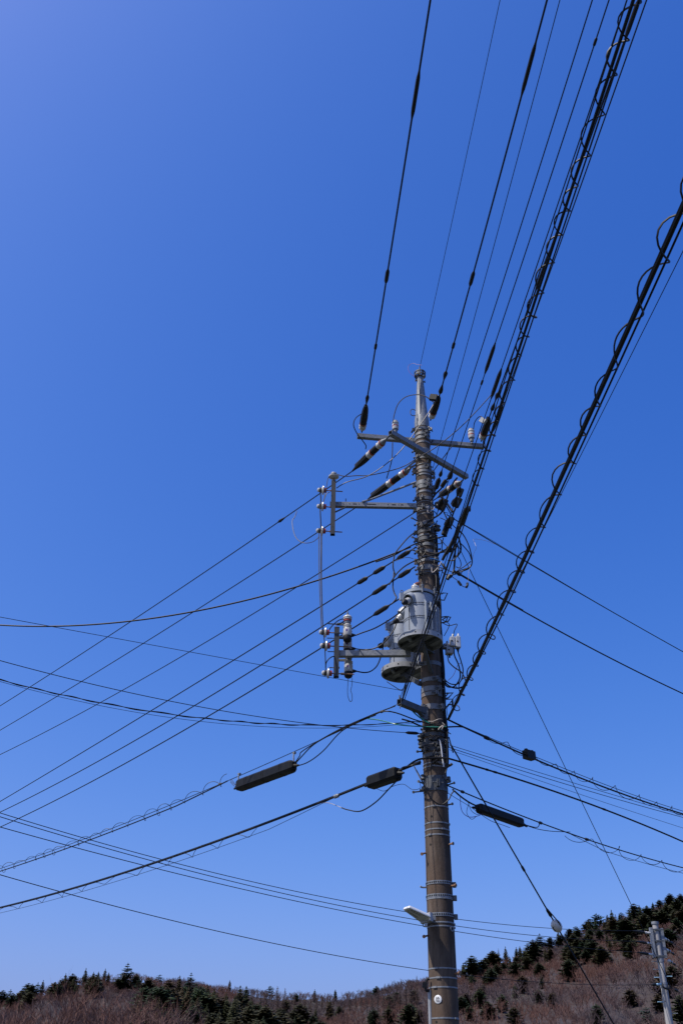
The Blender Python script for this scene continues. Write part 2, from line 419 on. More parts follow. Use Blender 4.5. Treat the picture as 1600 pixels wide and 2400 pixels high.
def T7(l): return [(q(7, x, a), q(7, x, b)[1], k) for x, a, b, k in l]
def T6(l): return [(q(6, x, a), q(6, x, b)[1], k) for x, a, b, k in l]
def T8(l): return [(q(8, x, a), q(8, x, b)[1], k) for x, a, b, k in l]
S, B_, O, P_, L_ = 'spire', 'broad', 'open', 'pine', 'larch'
LEFT = T7([(12, 352, 372, B_), (50, 320, 358, O), (130, 315, 350, B_), (178, 275, 330, O), (198, 290, 330, S), (255, 275, 330, B_), (300, 270, 305, S), (335, 255, 300, B_), (392, 252, 290, S),
           (430, 250, 285, S), (452, 252, 285, S), (480, 262, 290, S), (498, 262, 290, S), (590, 187, 300, O), (640, 262, 310, O), (685, 255, 330, B_), (735, 240, 290, P_),
           (780, 262, 370, B_), (828, 243, 340, S), (880, 230, 330, O), (955, 285, 400, S), (1055, 293, 330, S), (1105, 290, 400, S), (1133, 292, 400, S), (1000, 320, 440, S),
           (1040, 320, 430, S), (925, 290, 420, B_), (860, 310, 430, S), (720, 290, 380, B_), (962, 310, 440, S), (1080, 340, 470, S), (1180, 370, 470, B_), (1290, 390, 470, B_),
           (1380, 370, 470, B_), (1412, 400, 470, S), (1450, 392, 470, S), (1515, 350, 440, S), (1540, 320, 360, S), (1445, 343, 365, S), (1360, 337, 375, B_), (1240, 325, 355, P_),
           (885, 340, 460, S), (940, 380, 470, B_), (1130, 380, 470, S), (840, 290, 400, S), (800, 300, 400, B_), (660, 285, 340, S), (545, 270, 320, B_), (440, 285, 330, B_),
           (760, 300, 380, S), (905, 280, 400, S), (985, 300, 420, S), (1020, 340, 450, B_), (1060, 360, 460, S), (1155, 345, 450, S), (1205, 400, 470, S), (980, 400, 470, B_), (865, 390, 470, S)]) + \
       T6([(400, 2090, 2352, B_), (250, 2020, 2100, B_), (460, 2030, 2110, B_), (10, 1960, 2040, B_), (160, 2200, 2352, B_), (530, 2220, 2352, B_), (160, 2070, 2150, B_)])
RIGHT = T6([(1045, 1615, 1740, S), (1145, 1520, 1760, B_), (1395, 1465, 1550, B_), (1020, 2000, 2200, B_), (1120, 2115, 2290, B_), (1250, 2050, 2130, B_), (1340, 2190, 2300, B_)]) + \
        T8([(400, 435, 480, B_), (478, 410, 455, S), (425, 515, 600, B_), (545, 470, 530, B_), (505, 475, 540, S), (545, 415, 450, S), (645, 365, 500, B_), (687, 330, 405, O),
            (750, 350, 430, B_), (755, 420, 500, B_), (870, 300, 375, B_), (850, 400, 490, P_), (910, 285, 320, P_), (950, 380, 450, P_), (985, 250, 340, S), (1035, 205, 290, P_),
            (1100, 215, 320, S), (1125, 185, 310, S), (1010, 370, 470, B_), (1060, 400, 520, B_), (970, 460, 510, B_), (885, 495, 570, B_), (800, 320, 370, S), (1100, 360, 410, S),
            (1185, 200, 240, P_), (1210, 230, 380, B_), (1260, 145, 260, B_), (1295, 155, 240, S), (1340, 160, 290, B_), (1378, 140, 180, S), (1418, 122, 170, B_), (1480, 85, 170, B_),
            (1545, 85, 170, B_), (1515, 180, 260, B_), (1465, 150, 230, S), (1340, 250, 320, B_), (1560, 150, 230, S), (680, 670, 750, B_), (765, 720, 780, B_), (690, 545, 590, B_),
            (855, 560, 610, B_), (530, 800, 889, B_), (460, 760, 810, B_), (1240, 695, 770, B_), (1040, 830, 889, B_), (1440, 540, 690, B_),
            (1405, 700, 800, B_), (1540, 700, 880, B_), (1340, 810, 889, P_), (1490, 520, 640, B_), (325, 735, 780, B_), (375, 800, 850, B_), (1155, 290, 360, B_), (1080, 250, 330, S),
            (1235, 190, 280, S), (1310, 200, 300, B_), (1400, 180, 250, B_), (1440, 170, 240, S), (600, 430, 500, B_), (720, 420, 500, S), (980, 330, 420, B_), (1050, 300, 380, B_)])
LARCH = T7([(1185, 300, 350, L_), (1275, 290, 380, L_), (1310, 300, 380, L_), (1395, 325, 380, L_), (1505, 322, 390, L_), (1480, 335, 390, L_), (1215, 320, 380, L_), (1340, 330, 390, L_)]) + \
        T6([(490, 1760, 1900, L_), (300, 1810, 1950, L_), (110, 1890, 2000, L_), (400, 1830, 1950, L_), (560, 1820, 1950, L_), (200, 1870, 1980, L_), (20, 1920, 2010, L_)]) + \
        T8([(435, 420, 470, L_), (330, 485, 530, L_), (590, 415, 470, L_), (1150, 210, 270, L_), (1440, 125, 175, L_)]) + [((x, float(np.interp(x, [640, 800, 900, 975], [2322, 2336, 2322, 2296])) + 9 * ((x * 7) % 5 - 1) / 4), 2372, L_) for x in range(612, 980, 13)]
_r = random.Random(77)
for i in range(56):                                   # the dense stand left of the pole
    x = _r.uniform(325, 660); lo = np.interp(x, [325, 420, 480, 560, 660], [2310, 2296, 2306, 2330, 2362]); yt = lo + _r.random() ** 1.5 * (2388 - lo)
    LEFT.append(((x, yt), yt - _r.uniform(0, 6) + _r.uniform(52, 84), _r.choice((S, S, B_))))
for i in range(22):                                   # small ones along the left ridge
    x = _r.uniform(20, 330); yt = np.interp(x, [20, 100, 200, 330], [2334, 2316, 2294, 2288]) + _r.uniform(0, 12); LEFT.append(((x, yt), yt + _r.uniform(16, 30), _r.choice((S, B_, B_))))
for i in range(14):
    x = _r.uniform(660, 980); yt = np.interp(x, [660, 800, 980], [2350, 2352, 2330]) + _r.uniform(0, 45); LEFT.append(((x, yt), yt + _r.uniform(20, 50), _r.choice((S, B_, B_))))
for i in range(44):                                   # the belt below the right skyline
    x = _r.uniform(1320, 1605); yt = np.interp(x, [1320, 1600], [2168, 2094]) + _r.random() ** 1.4 * 85; RIGHT.append(((x, yt), yt + _r.uniform(28, 46), _r.choice((S, B_, B_))))
for i in range(26):
    x = _r.uniform(1080, 1340); yt = np.interp(x, [1080, 1340], [2256, 2178]) + _r.random() ** 1.3 * 90; RIGHT.append(((x, yt), yt + _r.uniform(22, 40), _r.choice((S, B_, B_))))
ORD = ['', 'first', 'second', 'third', 'fourth', 'fifth', 'sixth', 'seventh', 'eighth', 'ninth', 'tenth', 'eleventh', 'twelfth', 'thirteenth', 'fourteenth', 'fifteenth', 'sixteenth',
       'seventeenth', 'eighteenth', 'nineteenth']
TENS = ['', '', 'twent', 'thirt', 'fort', 'fift', 'sixt', 'sevent', 'eight', 'ninet']
def ordinal(n):
    if n > 99: return 'hundredth' if n == 100 else 'hundred-and-' + ordinal(n - 100)
    if n < 20: return ORD[n]
    return TENS[n // 10] + ('ieth' if n % 10 == 0 else 'y-' + ORD[n % 10])
WORD = {S: 'slender dark conifer', B_: 'broad dark conifer', O: 'open layered fir', P_: 'blue-green pine', L_: 'bare brown larch'}
TREES = []
def plant(spec, name, where, group, extra=.25):
    cnt = {}
    for (pt, yb, kd) in sorted(spec, key=lambda s: s[0][0]):
        hgt = yb - pt[1]
        a, r, _ = hit((pt[0], yb + hgt * extra)); d = ray(pt); t = d.z / math.hypot(d.x, d.y); a = math.atan2(d.x, d.y)
        sky_line = r is None
        if r is None: r = float(ridge_R(a)) * .985
        zb = float(terrain(a, r)); H = 1.6 + t * r - zb
        if H < 3: H = 3 + RNG.random()
        kd != L_ and TREES.append((pt[0], pt[1] - 2, yb + 4, max(5, (yb - pt[1]) * .24), r)); cnt[kd] = cnt.get(kd, 0) + 1
        o = thing(name, f'{WORD[kd]} {where}, {ordinal(cnt[kd])} such from the left', 'tree', (math.sin(a) * r, math.cos(a) * r, zb - .1), group)
        o.rotation_euler.z = RNG.random() * 6.28
        wd = RNG.uniform(1.05, 1.5) * (1.2 if kd == B_ else 1.7 if kd == O else 1)
        for nm, me in (('trunk', TRUNK['larch' if kd == L_ else 'conifer']), ('crown', RNG.choice(CROWNS[kd]))):
            c = bpy.data.objects.new(nm, me); COL.objects.link(c); c.parent = o; c.scale = (H * wd, H * wd, H / 1.01)
plant(LEFT, 'conifer_tree', 'left of the pole', 'conifers on the left hill')
plant(RIGHT, 'conifer_tree', 'right of the pole', 'conifers on the right hill')
plant(LARCH, 'larch_tree', 'along the skyline', 'leafless larches on the skyline')

# nearer leafless trees, bottom left
BARE = [(20, 2352), (62, 2342), (108, 2336), (150, 2328), (186, 2296), (218, 2322), (252, 2318), (290, 2330), (322, 2316), (352, 2326), (385, 2338), (418, 2348), (140, 2362), (240, 2356), (330, 2360), (40, 2372), (450, 2372)]
for i, (x, y) in enumerate(BARE):
    d = ray((x, y)); a = math.atan2(d.x, d.y); t = d.z / math.hypot(d.x, d.y); r = 128 + 34 * ((i * 37) % 11) / 11
    zb = float(terrain(a, r)); H = 1.6 + t * r - zb
    xr = 1 + sorted(v[0] for v in BARE).index(x)
    o = thing('bare_tree', f'leafless grey-brown tree low on the left hill, {ordinal(xr)} crown from the left edge', 'tree', (math.sin(a) * r, math.cos(a) * r, zb - .1), 'leafless trees at the bottom left')
    o.rotation_euler.z = RNG.random() * 6.28
    for nm, me in (('trunk', TRUNK['bare']), ('crown', CROWNS['bare'][i % 4])):
        c = bpy.data.objects.new(nm, me); COL.objects.link(c); c.parent = o; c.scale = (H * 1.05, H * 1.05, H)

# the leafless wood that covers the hills, one mass
TPL = []
for s in range(6):
    V, F = bare_mesh(s, 6, 4, 4, .020) if s < 4 else larch_mesh(s, 40)
    TPL.append((np.array(V, np.float32), np.array([f for f in F if len(f) == 3], np.int32)))
rs = np.random.RandomState(5); Vs, Fs, base = [], [], 0
NT = 0
for i in range(21000):
    a = rs.uniform(-.50, .50); R = float(ridge_R(a)); r0 = float(foot_R(a)) + 5
    r = math.sqrt(rs.uniform(r0 * r0, (R - 2) ** 2))
    if a < -.05 and r < 118: continue
    if abs(a) > .42 and rs.rand() < .7: continue
    if r < 150 and rs.rand() < .5: continue
    zb = float(terrain(a, r)); reddish = math.sin(a * 17 + r * .02) + math.sin(r * .037 - a * 9) > .5
    k = rs.randint(4, 6) if reddish and rs.rand() < .55 else rs.randint(0, 4)
    H = r * rs.uniform(.0105, .0170) * (1.0 if r < .72 * R else (.62 if r < .9 * R else .5)) * (1.0 if k < 4 else 1.15); th = rs.uniform(0, 6.283); c, s_ = math.cos(th), math.sin(th)
    sx, sy = proj(Vector((math.sin(a) * r, math.cos(a) * r, zb + H * .9)))
    if any(abs(sx - t[0]) < t[3] and t[1] < sy < t[2] and r < t[4] + 6 for t in TREES): H *= .38 if r < .72 * R else .75
    V, F = TPL[k]; w = H * rs.uniform(.8, 1.2)
    v = np.empty_like(V); v[:, 0] = (V[:, 0] * c - V[:, 1] * s_) * w + math.sin(a) * r; v[:, 1] = (V[:, 0] * s_ + V[:, 1] * c) * w + math.cos(a) * r; v[:, 2] = V[:, 2] * H + zb
    Vs.append(v); Fs.append(F + base); base += len(V); NT += 1
Vs = np.concatenate(Vs); Fs = np.concatenate(Fs)
wm = bpy.data.meshes.new('leafless_wood'); wm.vertices.add(len(Vs)); wm.vertices.foreach_set('co', Vs.ravel())
wm.loops.add(Fs.size); wm.loops.foreach_set('vertex_index', Fs.ravel().astype(np.int32)); wm.polygons.add(len(Fs))
wm.polygons.foreach_set('loop_start', np.arange(0, Fs.size, 3, dtype=np.int32)); wm.update(calc_edges=True)
wm.materials.append(MATS['bare_twigs'])
wo = bpy.data.objects.new('leafless_wood', wm); COL.objects.link(wo); wo['kind'] = 'stuff'
tag(wo, 'brown leafless wood covering both hillsides behind the poles', 'wood')
print('WOOD', NT, len(Fs))

# ================================================================== the concrete pole with its bands, bolts and cap
ztop = zp(1003)
pole = thing('utility_pole', 'tall weathered concrete utility pole crowded with bands, bolts and cables', 'utility pole', (PX, PY, 0))
def axis(z): return Vector((PX, PY, z))
b = MB(); prof = [(z, rp(z)) for z in np.linspace(-.05, ztop, 40)]
b.lathe(Vector((PX, PY, 0)), Z, prof, 40); b.build('shaft', 'concrete', pole, True)
# steel cap that lengthens the pole
b = MB(); zz = [zp(y) for y in (1006, 988, 974, 950, 920, 884)]
b.lathe(axis(0), Z, list(zip(zz, (.125, .124, .108, .092, .074, .050))), 14); capo = b.build('pole_cap', 'galvanised', pole, True)
b = MB()
for a in (1.9, 4.4):                              # welded ribs down the cap
    dv = Vector((math.cos(a), math.sin(a), 0)); b.box(axis((zz[1] + zz[5]) / 2) + dv * .10, (dv, dv.cross(Z), Z), (.018, .006, (zz[5] - zz[1]) / 2 * .8))
b.build('rib', 'galvanised', capo)
z0 = zp(886); b = MB(); b.ring(axis(z0 + .05), .085, .098, .03, 28); b.ring(axis(z0 + .105), .088, .1, .02, 28)
for k in range(6):
    a = k * 1.047; dv = Vector((math.cos(a), math.sin(a), 0)); b.box(axis(z0 + .075) + dv * .085, (dv, dv.cross(Z), Z), (.008, .018, .05))
    b.bar(axis(z0 + .01) + dv * .04, axis(z0 + .055) + dv * .088, .02, .012)
b.lathe(axis(z0 - .01), Z, [(0, .052), (.05, .052), (.06, .03)], 14); crown = b.build('crown', 'dull_steel', pole, True)
MB().lathe(axis(z0 + .05), Z, [(0, .016), (.12, .016), (.16, .012), (.2, .012)], 8).build('clevis', 'dull_steel', crown, True)
def bolt(c, d, L, r, m='dull_steel', parent=None, head=1.9, name='bolt'):
    return MB().lathe(c, d, [(0, r), (L - r * 1.2, r), (L - r * 1.2, r * head), (L, r * head)], 8).build(name, m, parent, False)
for y, dx in ((893, -1), (896, 1)):
    bolt(axis(zp(y)) + Vector((dx * .04, -.01, 0)), Vector((dx, -.2, 0)), .045, .012, parent=capo)
# bands: (pixel row, height, bolts at angles measured from the camera side, clockwise from above, thickness)
def band(y, h, angs=(), m='band_steel', t=.008, lug=True, tilt=0):
    z = zp(y); r = rp(z) + t
    ax = Vector((math.sin(tilt) * .6, math.sin(tilt), 1)).normalized()
    o = MB().ring(axis(z), r - t - .004, r, h, 36, ax).build('band', m, pole, True)
    for a in angs:
        dv = Vector((math.sin(math.radians(a)), -math.cos(math.radians(a)), 0)); sd = dv.cross(Z)
        q0 = axis(z) + dv * (r + .02)
        bb = MB(); bb.box(q0 + sd * .012, (dv, sd, Z), (.032, .005, h * .48)); bb.box(q0 - sd * .012, (dv, sd, Z), (.032, .005, h * .48))
        bb.build('lug', m, o)
        bolt(q0 + dv * .008 - sd * .075, sd, .15, .009, 'dull_steel', o, 2.0)
    return o
for y, h, an in ((1012, .055, (-70, 60)), (1024, .05, (20,)), (1033, .05, (15, 110)), (1044, .03, ()), (1062, .06, (-60,)), (1080, .05, (-40, 70)), (1096, .012, ()), (1104, .05, (-75, 25)), (1112, .05, (-70, 80)), (1120, .03, (85,)),
               (1138, .07, (-85, 20)), (1148, .075, (15, 75)), (1160, .035, ()), (1176, .06, (-60, -20)), (1184, .012, ()), (1198, .06, (-80, -15)), (1206, .012, ()), (1213, .012, ()),
               (1236, .05, (-50, 60)), (1252, .06, (-75, 10)), (1262, .03, ()), (1270, .06, (-70, 40)), (1284, .055, (-40,)), (1300, .05, (-60, -30)), (1318, .09, (-85, 60)), (1334, .03, ()), (1340, .06, (-55, 60)), (1352, .06, (-45,)),
               (1562, .06, (-60,)), (1600, .06, (20, 80)), (1622, .075, (30,)), (1634, .055, (15,)), (1664, .08, (-50, 40)), (1716, .05, (-40, 5)), (1728, .05, (-65,)), (1742, .055, (-80, 60)), (1752, .06, (-50, 10, 60)), (1763, .05, (-40, 30)), (1776, .05, (20,)),
               (1832, .085, (60,)), (1844, .10, (5,)), (1854, .06, (-60,))):
    band(y, h, an, 'dull_steel' if y > 1700 or y in (1252, 1270, 1352) else 'band_steel')  # low cable-level bands: shade put into the colour by using the darker steel
for y in (1795, 1803, 1896, 1934, 1949, 1962, 2110, 2166, 2175, 2273, 2295, 2317, 2389):
    o = band(y, .016, (), 'galvanised', .004)
    a = RNG.uniform(-60, 100); z = zp(y); dv = Vector((math.sin(math.radians(a)), -math.cos(math.radians(a)), 0))
    MB().box(axis(z) + dv * (rp(z) + .008), (dv, dv.cross(Z), Z), (.005, .025, .011)).build('buckle', 'galvanised', o)
for y, an in ((2073, ()), (2104, ()), (2148, ())):            # perforated straps
    z = zp(y); r = rp(z) + .006; o = MB().ring(axis(z), r - .01, r, .042, 40).build('perforated_strap', 'galvanised', pole, True)
    for k in range(-9, 10):
        a = math.radians(k * 9.5); dv = Vector((math.sin(a), -math.cos(a), 0))
        MB().box(axis(z) + dv * (r + .0005), (dv, dv.cross(Z), Z), (.0018, .0085, .009)).build('slot', 'dark_hole', o)
    a = math.radians(80); dv = Vector((math.sin(a), -math.cos(a), 0)); MB().box(axis(z - .01) + dv * (r + .02), (dv, dv.cross(Z), Z), (.022, .03, .03)).build('strap_clamp', 'dull_steel', o)
b = MB().tube([np_(q(6, 608, 715), -.02), np_(q(6, 570, 716), -.04), np_(q(6, 545, 712), -.05), np_(q(6, 534, 700), -.06)], .011, 6); b.build('hook', 'galvanised', pole, True)
# step bolts
for (k, x, y, x2, y2) in ((6, 830, 212, 928, 188), (6, 855, 707, 962, 687), (6, 900, 1760, 1008, 1738), (6, 600, 302, 551, 315), (6, 628, 1292, 575, 1304), (5, 565, 1435, 458, 1446), (5, 865, 1607, 940, 1588), (5, 870, 1360, 963, 1331),
                         (5, 590, 1345, 522, 1313), (5, 795, 1270, 832, 1250), (5, 575, 948, 508, 949), (5, 850, 2091, 950, 2072), (3, 505, 525, 440, 490), (3, 500, 748, 445, 725), (3, 740, 872, 785, 874), (3, 500, 905, 452, 880)):
    p0, p1 = q(k, x, y), q(k, x2, y2); right = p1[0] > p0[0]; rust = k == 6
    A = np_(p0, -.06 if right else -.02); d = np_(p1, (-.06 if right else -.02) - .10) - A
    bolt(A - d * .5, d, d.length * 1.5, .011 if rust else .010, 'rusty_steel' if rust else 'dull_steel', pole, 1.9, 'step_bolt')
# number disc, ring and conduit low on the pole
z = zp(2346); a = math.radians(-28); dv = Vector((math.sin(a), -math.cos(a), 0)); r = rp(z)
o = MB().lathe(axis(z) + dv * (r - .004), dv, [(0, .048), (.008, .048), (.010, .045)], 24).build('number_disc', 'white_plastic', pole, True)
bb = MB(); C0 = axis(z) + dv * (r + .0068); sd = dv.cross(Z)
for dz, w in ((.022, .010), (.010, .018), (-.006, .014), (-.020, .018)): bb.box(C0 + Z * dz - sd * .004, (dv, sd, Z), (.0008, w, .0032))
bb.box(C0 + sd * .018 + Z * .004, (dv, sd, Z), (.0008, .0035, .022)); bb.build('lettering', 'ink', o)
z = zp(2180); a = math.radians(48); dv = Vector((math.sin(a), -math.cos(a), 0))
MB().ring(axis(z) + dv * rp(z), .022, .034, .012, 20, dv).build('hole_rim', 'galvanised', pole, True); MB().lathe(axis(z) + dv * (rp(z) - .01), dv, [(0, .023), (.012, .023)], 14).build('hole', 'dark_hole', pole)
for (y, an) in ((1920, -30), (2398, -38), (1985, -40)):
    z = zp(y); a = math.radians(an); dv = Vector((math.sin(a), -math.cos(a), 0)); MB().lathe(axis(z) + dv * (rp(z) - .01), dv, [(0, .014), (.012, .014)], 10).build('hole', 'dark_hole', pole)
cond = MB().tube([Vector((PX - .175, PY - .06, 0)), Vector((PX - .172, PY - .06, zp(2322)))], .024, 10).build('conduit', 'grey_plastic', pole, True)
b = MB().tube(smoothpath([np_(q(6, 636, 1950), -.08), np_(q(6, 606, 1950), -.1), np_(q(6, 596, 1890), -.1), np_(q(6, 612, 1820), -.1), np_(q(6, 640, 1808), -.1)], 5), .017, 7); b.build('cable_loop', 'cable_black', pole, True)
MB().box(np_(q(6, 588, 1885), -.1), (Vector((1, 0, 0)), Vector((0, 1, 0)), Z), (.03, .02, .03)).build('clip', 'cable_black', pole)
# cable riser and short cables strapped to the shaded side of the pole
for i, (dx, dy, r, y0, y1, m) in enumerate(((.13, -.03, .032, 1335, 1800, 'cable_black'), (.145, -.075, .014, 1260, 1790, 'cable_black'), (.14, .01, .018, 1240, 1640, 'cable_black'), (.10, -.115, .008, 1180, 1420, 'cable_grey'))):
    pts = []
    for k in range(14):
        z = zp(y0 + (y1 - y0) * k / 13); s = rp(z) / .13
        pts.append(axis(z) + Vector(((dx * s + .010 * math.sin(k * 1.7 + i)), dy * s * 1.05 + .006 * math.cos(k * 2.1), 0)))
    MB().tube(smoothpath(pts, 4), r, 8).build('riser_cable', m, pole, True)
# hanging rungs on the right side (bent rods)
for (k, pts) in ((23, ((1370, 420), (1400, 390), (1540, 395), (1440, 615), (1350, 600))), (23, ((1360, 1130), (1500, 1110), (1640, 1130), (1560, 1260), (1400, 1300))), (4, ((1240, 440), (1290, 410), (1270, 460), (1230, 470))),
                 (5, ((835, 235), (945, 230), (890, 290), (835, 300))), (5, ((835, 310), (945, 305), (880, 395), (830, 400))), (5, ((835, 300), (885, 235), (880, 230))), (5, ((840, 440), (890, 370), (945, 380), (940, 310)))):
    MB().tube([np_(q(k, *p), -.02 + .03 * j) for j, p in enumerate(pts)], .010, 6).build('rung', 'dull_steel', pole, True)
# small brackets and shackle insulators clustered at the cable level
for (k, x, y, s, m) in ((24, 310, 900, .045, 'dull_steel'), (24, 330, 1140, .04, 'dull_steel'), (22, 600, 160, .055, 'dull_steel'), (22, 550, 560, .045, 'grey_plastic'), (21, 300, 760, .055, 'dull_steel'), (21, 190, 380, .045, 'dull_steel'), (21, 140, 840, .04, 'porcelain'), (5, 580, 1260, .04, 'dull_steel')):
    c = np_(q(k, x, y), -.06); o = MB().lathe(c - Z * s, Z, [(0, s * .6), (s * .3, s * .9), (s * .7, s * .6), (s * 1.1, s * .6), (s * 1.5, s * .9), (s * 1.8, s * .6)], 12).build('shackle', m, pole, True)
    MB().bar(c, axis(c.z) + (c - axis(c.z)) * .3, .03, .012).build('bracket', 'dull_steel', o)

# ================================================================== crossarms
z1 = np_((987, 1034), .19).z
arm1 = (at_z((837, 1022), z1), at_z((1133, 1047), z1))
ca = thing('crossarm', 'upper steel crossarm behind the pole top, reaching to both sides', 'crossarm', arm1[0])
MB().hollow(*arm1, .075, .075).build('beam', 'galvanised', ca)
def holes(parent, p0, p1, fr, w, off, half=.0065, long=.0):
    d, s, u = basis(p1 - p0)
    for f in fr:
        L = f[1] if isinstance(f, tuple) else .008; f = f[0] if isinstance(f, tuple) else f
        MB().box(p0.lerp(p1, f) + off(d, s, u), (d, s, u), (L, half if abs(off(d, s, u).dot(u)) > .01 else .002, half if abs(off(d, s, u).dot(s)) > .01 else .002)).build('slot', 'dark_hole', parent)
under = lambda w: (lambda d, s, u: u * (-w / 2 + .0005))
front = lambda w: (lambda d, s, u: s * (w / 2 - .0005))
holes(ca, *arm1, (.06, .2, .33, .64, .7, .78, .86, .95), .075, under(.075))
MB().bar(np_(q(1, 1015, 775), .16), np_(q(1, 822, 1032), .08), .04, .012).build('brace', 'dull_steel', ca)
z2 = np_((1003, 1066), -.17).z
arm2 = (at_z((914, 1014), z2), at_z((1093, 1118), z2))
cb = thing('crossarm', 'slanting steel crossarm crossing in front of the pole with open left end', 'crossarm', arm2[0])
MB().hollow(*arm2, .08, .08).build('beam', 'galvanised', cb)
holes(cb, *arm2, (.12, .3, .42, .6, .72, .85, .93), .08, under(.08))
MB().bar(arm2[0].lerp(arm2[1], .46) + Vector((.05, .1, 0)), np_((1000, 1085), -.10), .05, .012).build('bracket', 'dull_steel', cb)
z3 = np_((985, 1187), -.13).z
arm3 = (at_z((773, 1183), z3), np_((975, 1187), -.13))
arm3[1].z = z3
cc = thing('bracket_arm', 'steel side arm lettered R10 carrying an upright post, left of the pole', 'bracket arm', arm3[0])
MB().hollow(*arm3, .075, .075).build('beam', 'galvanised', cc)
fr3 = lambda x: (q(2, x, 490)[0] - 773) / (975 - 773)
holes(cc, *arm3, [(fr3(678), .007), (fr3(740), .03), (fr3(788), .006), (fr3(930), .07), (fr3(1118), .007), (fr3(1185), .03), (fr3(1240), .006), (fr3(1280), .02), (fr3(1395), .007)], .075, lambda d, s, u: s * (.0375))
holes(cc, *arm3, (.3, .45, .66, .8), .075, under(.075))
d, s, u = basis(arm3[1] - arm3[0])
tx = bpy.data.curves.new('lettering', 'FONT'); tx.body = 'R10'; tx.size = .062; tx.extrude = .0015; tx.space_character = 1.25
to = bpy.data.objects.new('tmp_text', tx); COL.objects.link(to)
bpy.context.view_layer.update()
me = bpy.data.meshes.new_from_object(to.evaluated_get(bpy.context.evaluated_depsgraph_get())); bpy.data.objects.remove(to)
me.materials.clear(); me.materials.append(MATS['dull_steel']); lt = bpy.data.objects.new('lettering', me); COL.objects.link(lt); lt.parent = cc
o0 = arm3[0].lerp(arm3[1], fr3(535)) + s * .0385 - u * .022 - arm3[0]
lt.matrix_local = Matrix(((d.x, u.x, s.x, o0.x), (d.y, u.y, s.y, o0.y), (d.z, u.z, s.z, o0.z), (0, 0, 0, 1)))
p_ = q(2, 825, 490); A = on_plane(p_, arm3[0], Vector((s.x, s.y, 0))); B = np_(q(2, 1440, 245), -.12)
MB().tube([A + s * .05, A.lerp(B, .12) + s * .02, B], .018, 8).build('stay_rod', 'galvanised', cc, True)
post3 = (at_y(q(2, 503, 235), arm3[0].y - .055), at_y(q(2, 482, 850), arm3[0].y - .055))
post3[1].x = post3[0].x = (post3[0].x + post3[1].x) / 2
MB().hollow(post3[1], post3[0], .07, .07, Vector((0, 1, 0))).build('post', 'post_steel', cc)
MB().bar(at_y(q(2, 512, 590), arm3[0].y - .03), at_y(q(2, 640, 532), arm3[0].y - .03), .035, .01).build('brace', 'dull_steel', cc)
MB().lathe(np_(q(2, 637, 465), -.13), Z, [(0, .008), (.05, .008)], 6).build('bolt', 'dull_steel', cc)
z4 = np_((985, 1532), -.15).z
arm4 = (at_z((793, 1533), z4), np_((962, 1531), -.15)); arm4[1].z = z4
cdm = thing('bracket_arm', 'lower steel side arm carrying the fuse cutouts beside the transformers', 'bracket arm', arm4[0])
MB().hollow(*arm4, .085, .085).build('beam', 'galvanised', cdm)
post4 = (at_y(q(26, 538, 605), arm4[0].y - .06), at_y(q(26, 602, 1965), arm4[0].y - .06))
post4[1].x = post4[0].x = (post4[0].x + post4[1].x) / 2
MB().hollow(post4[1], post4[0], .075, .075, Vector((0, 1, 0))).build('post', 'post_steel', cdm)
MB().lathe(at_y(q(4, 735, 745), arm4[0].y - .04), Vector((0, -1, 0)), [(0, .02), (.02, .02), (.02, .012), (.04, .012)], 8).build('bolt', 'dull_steel', cdm)
for (x, y) in ((400, 890), (420, 1262), (460, 1702)):
    p = at_y(q(26, x, y), arm4[0].y - .06); MB().lathe(p, Vector((1, 0, 0)), [(-.05, .007), (.09, .007), (.09, .015), (.1, .015)], 6).build('bolt', 'dull_steel', cdm)
# short square arm that carries the telephone cables
A, B = np_(q(5, 285, 335), -.42), np_(q(5, 620, 470), -.10)
ce = thing('bracket_arm', 'short square steel arm with open end above the telephone cables', 'bracket arm', A)
MB().hollow(A, B, .085, .085).build('beam', 'dull_steel', ce)
b = MB(); A2, B2 = np_(q(5, 500, 425), -.22), np_(q(5, 600, 540), -.12); b.bar(A2, B2, .07, .03); b.bar(np_(q(5, 600, 400), -.14), np_(q(5, 600, 560), -.14), .09, .04, Vector((0, 1, 0))); b.build('gusset', 'dull_steel', ce)
MB().lathe(np_(q(5, 292, 300), -.42), Z, [(-.02, .009), (.05, .009)], 6).build('bolt', 'dull_steel', ce)

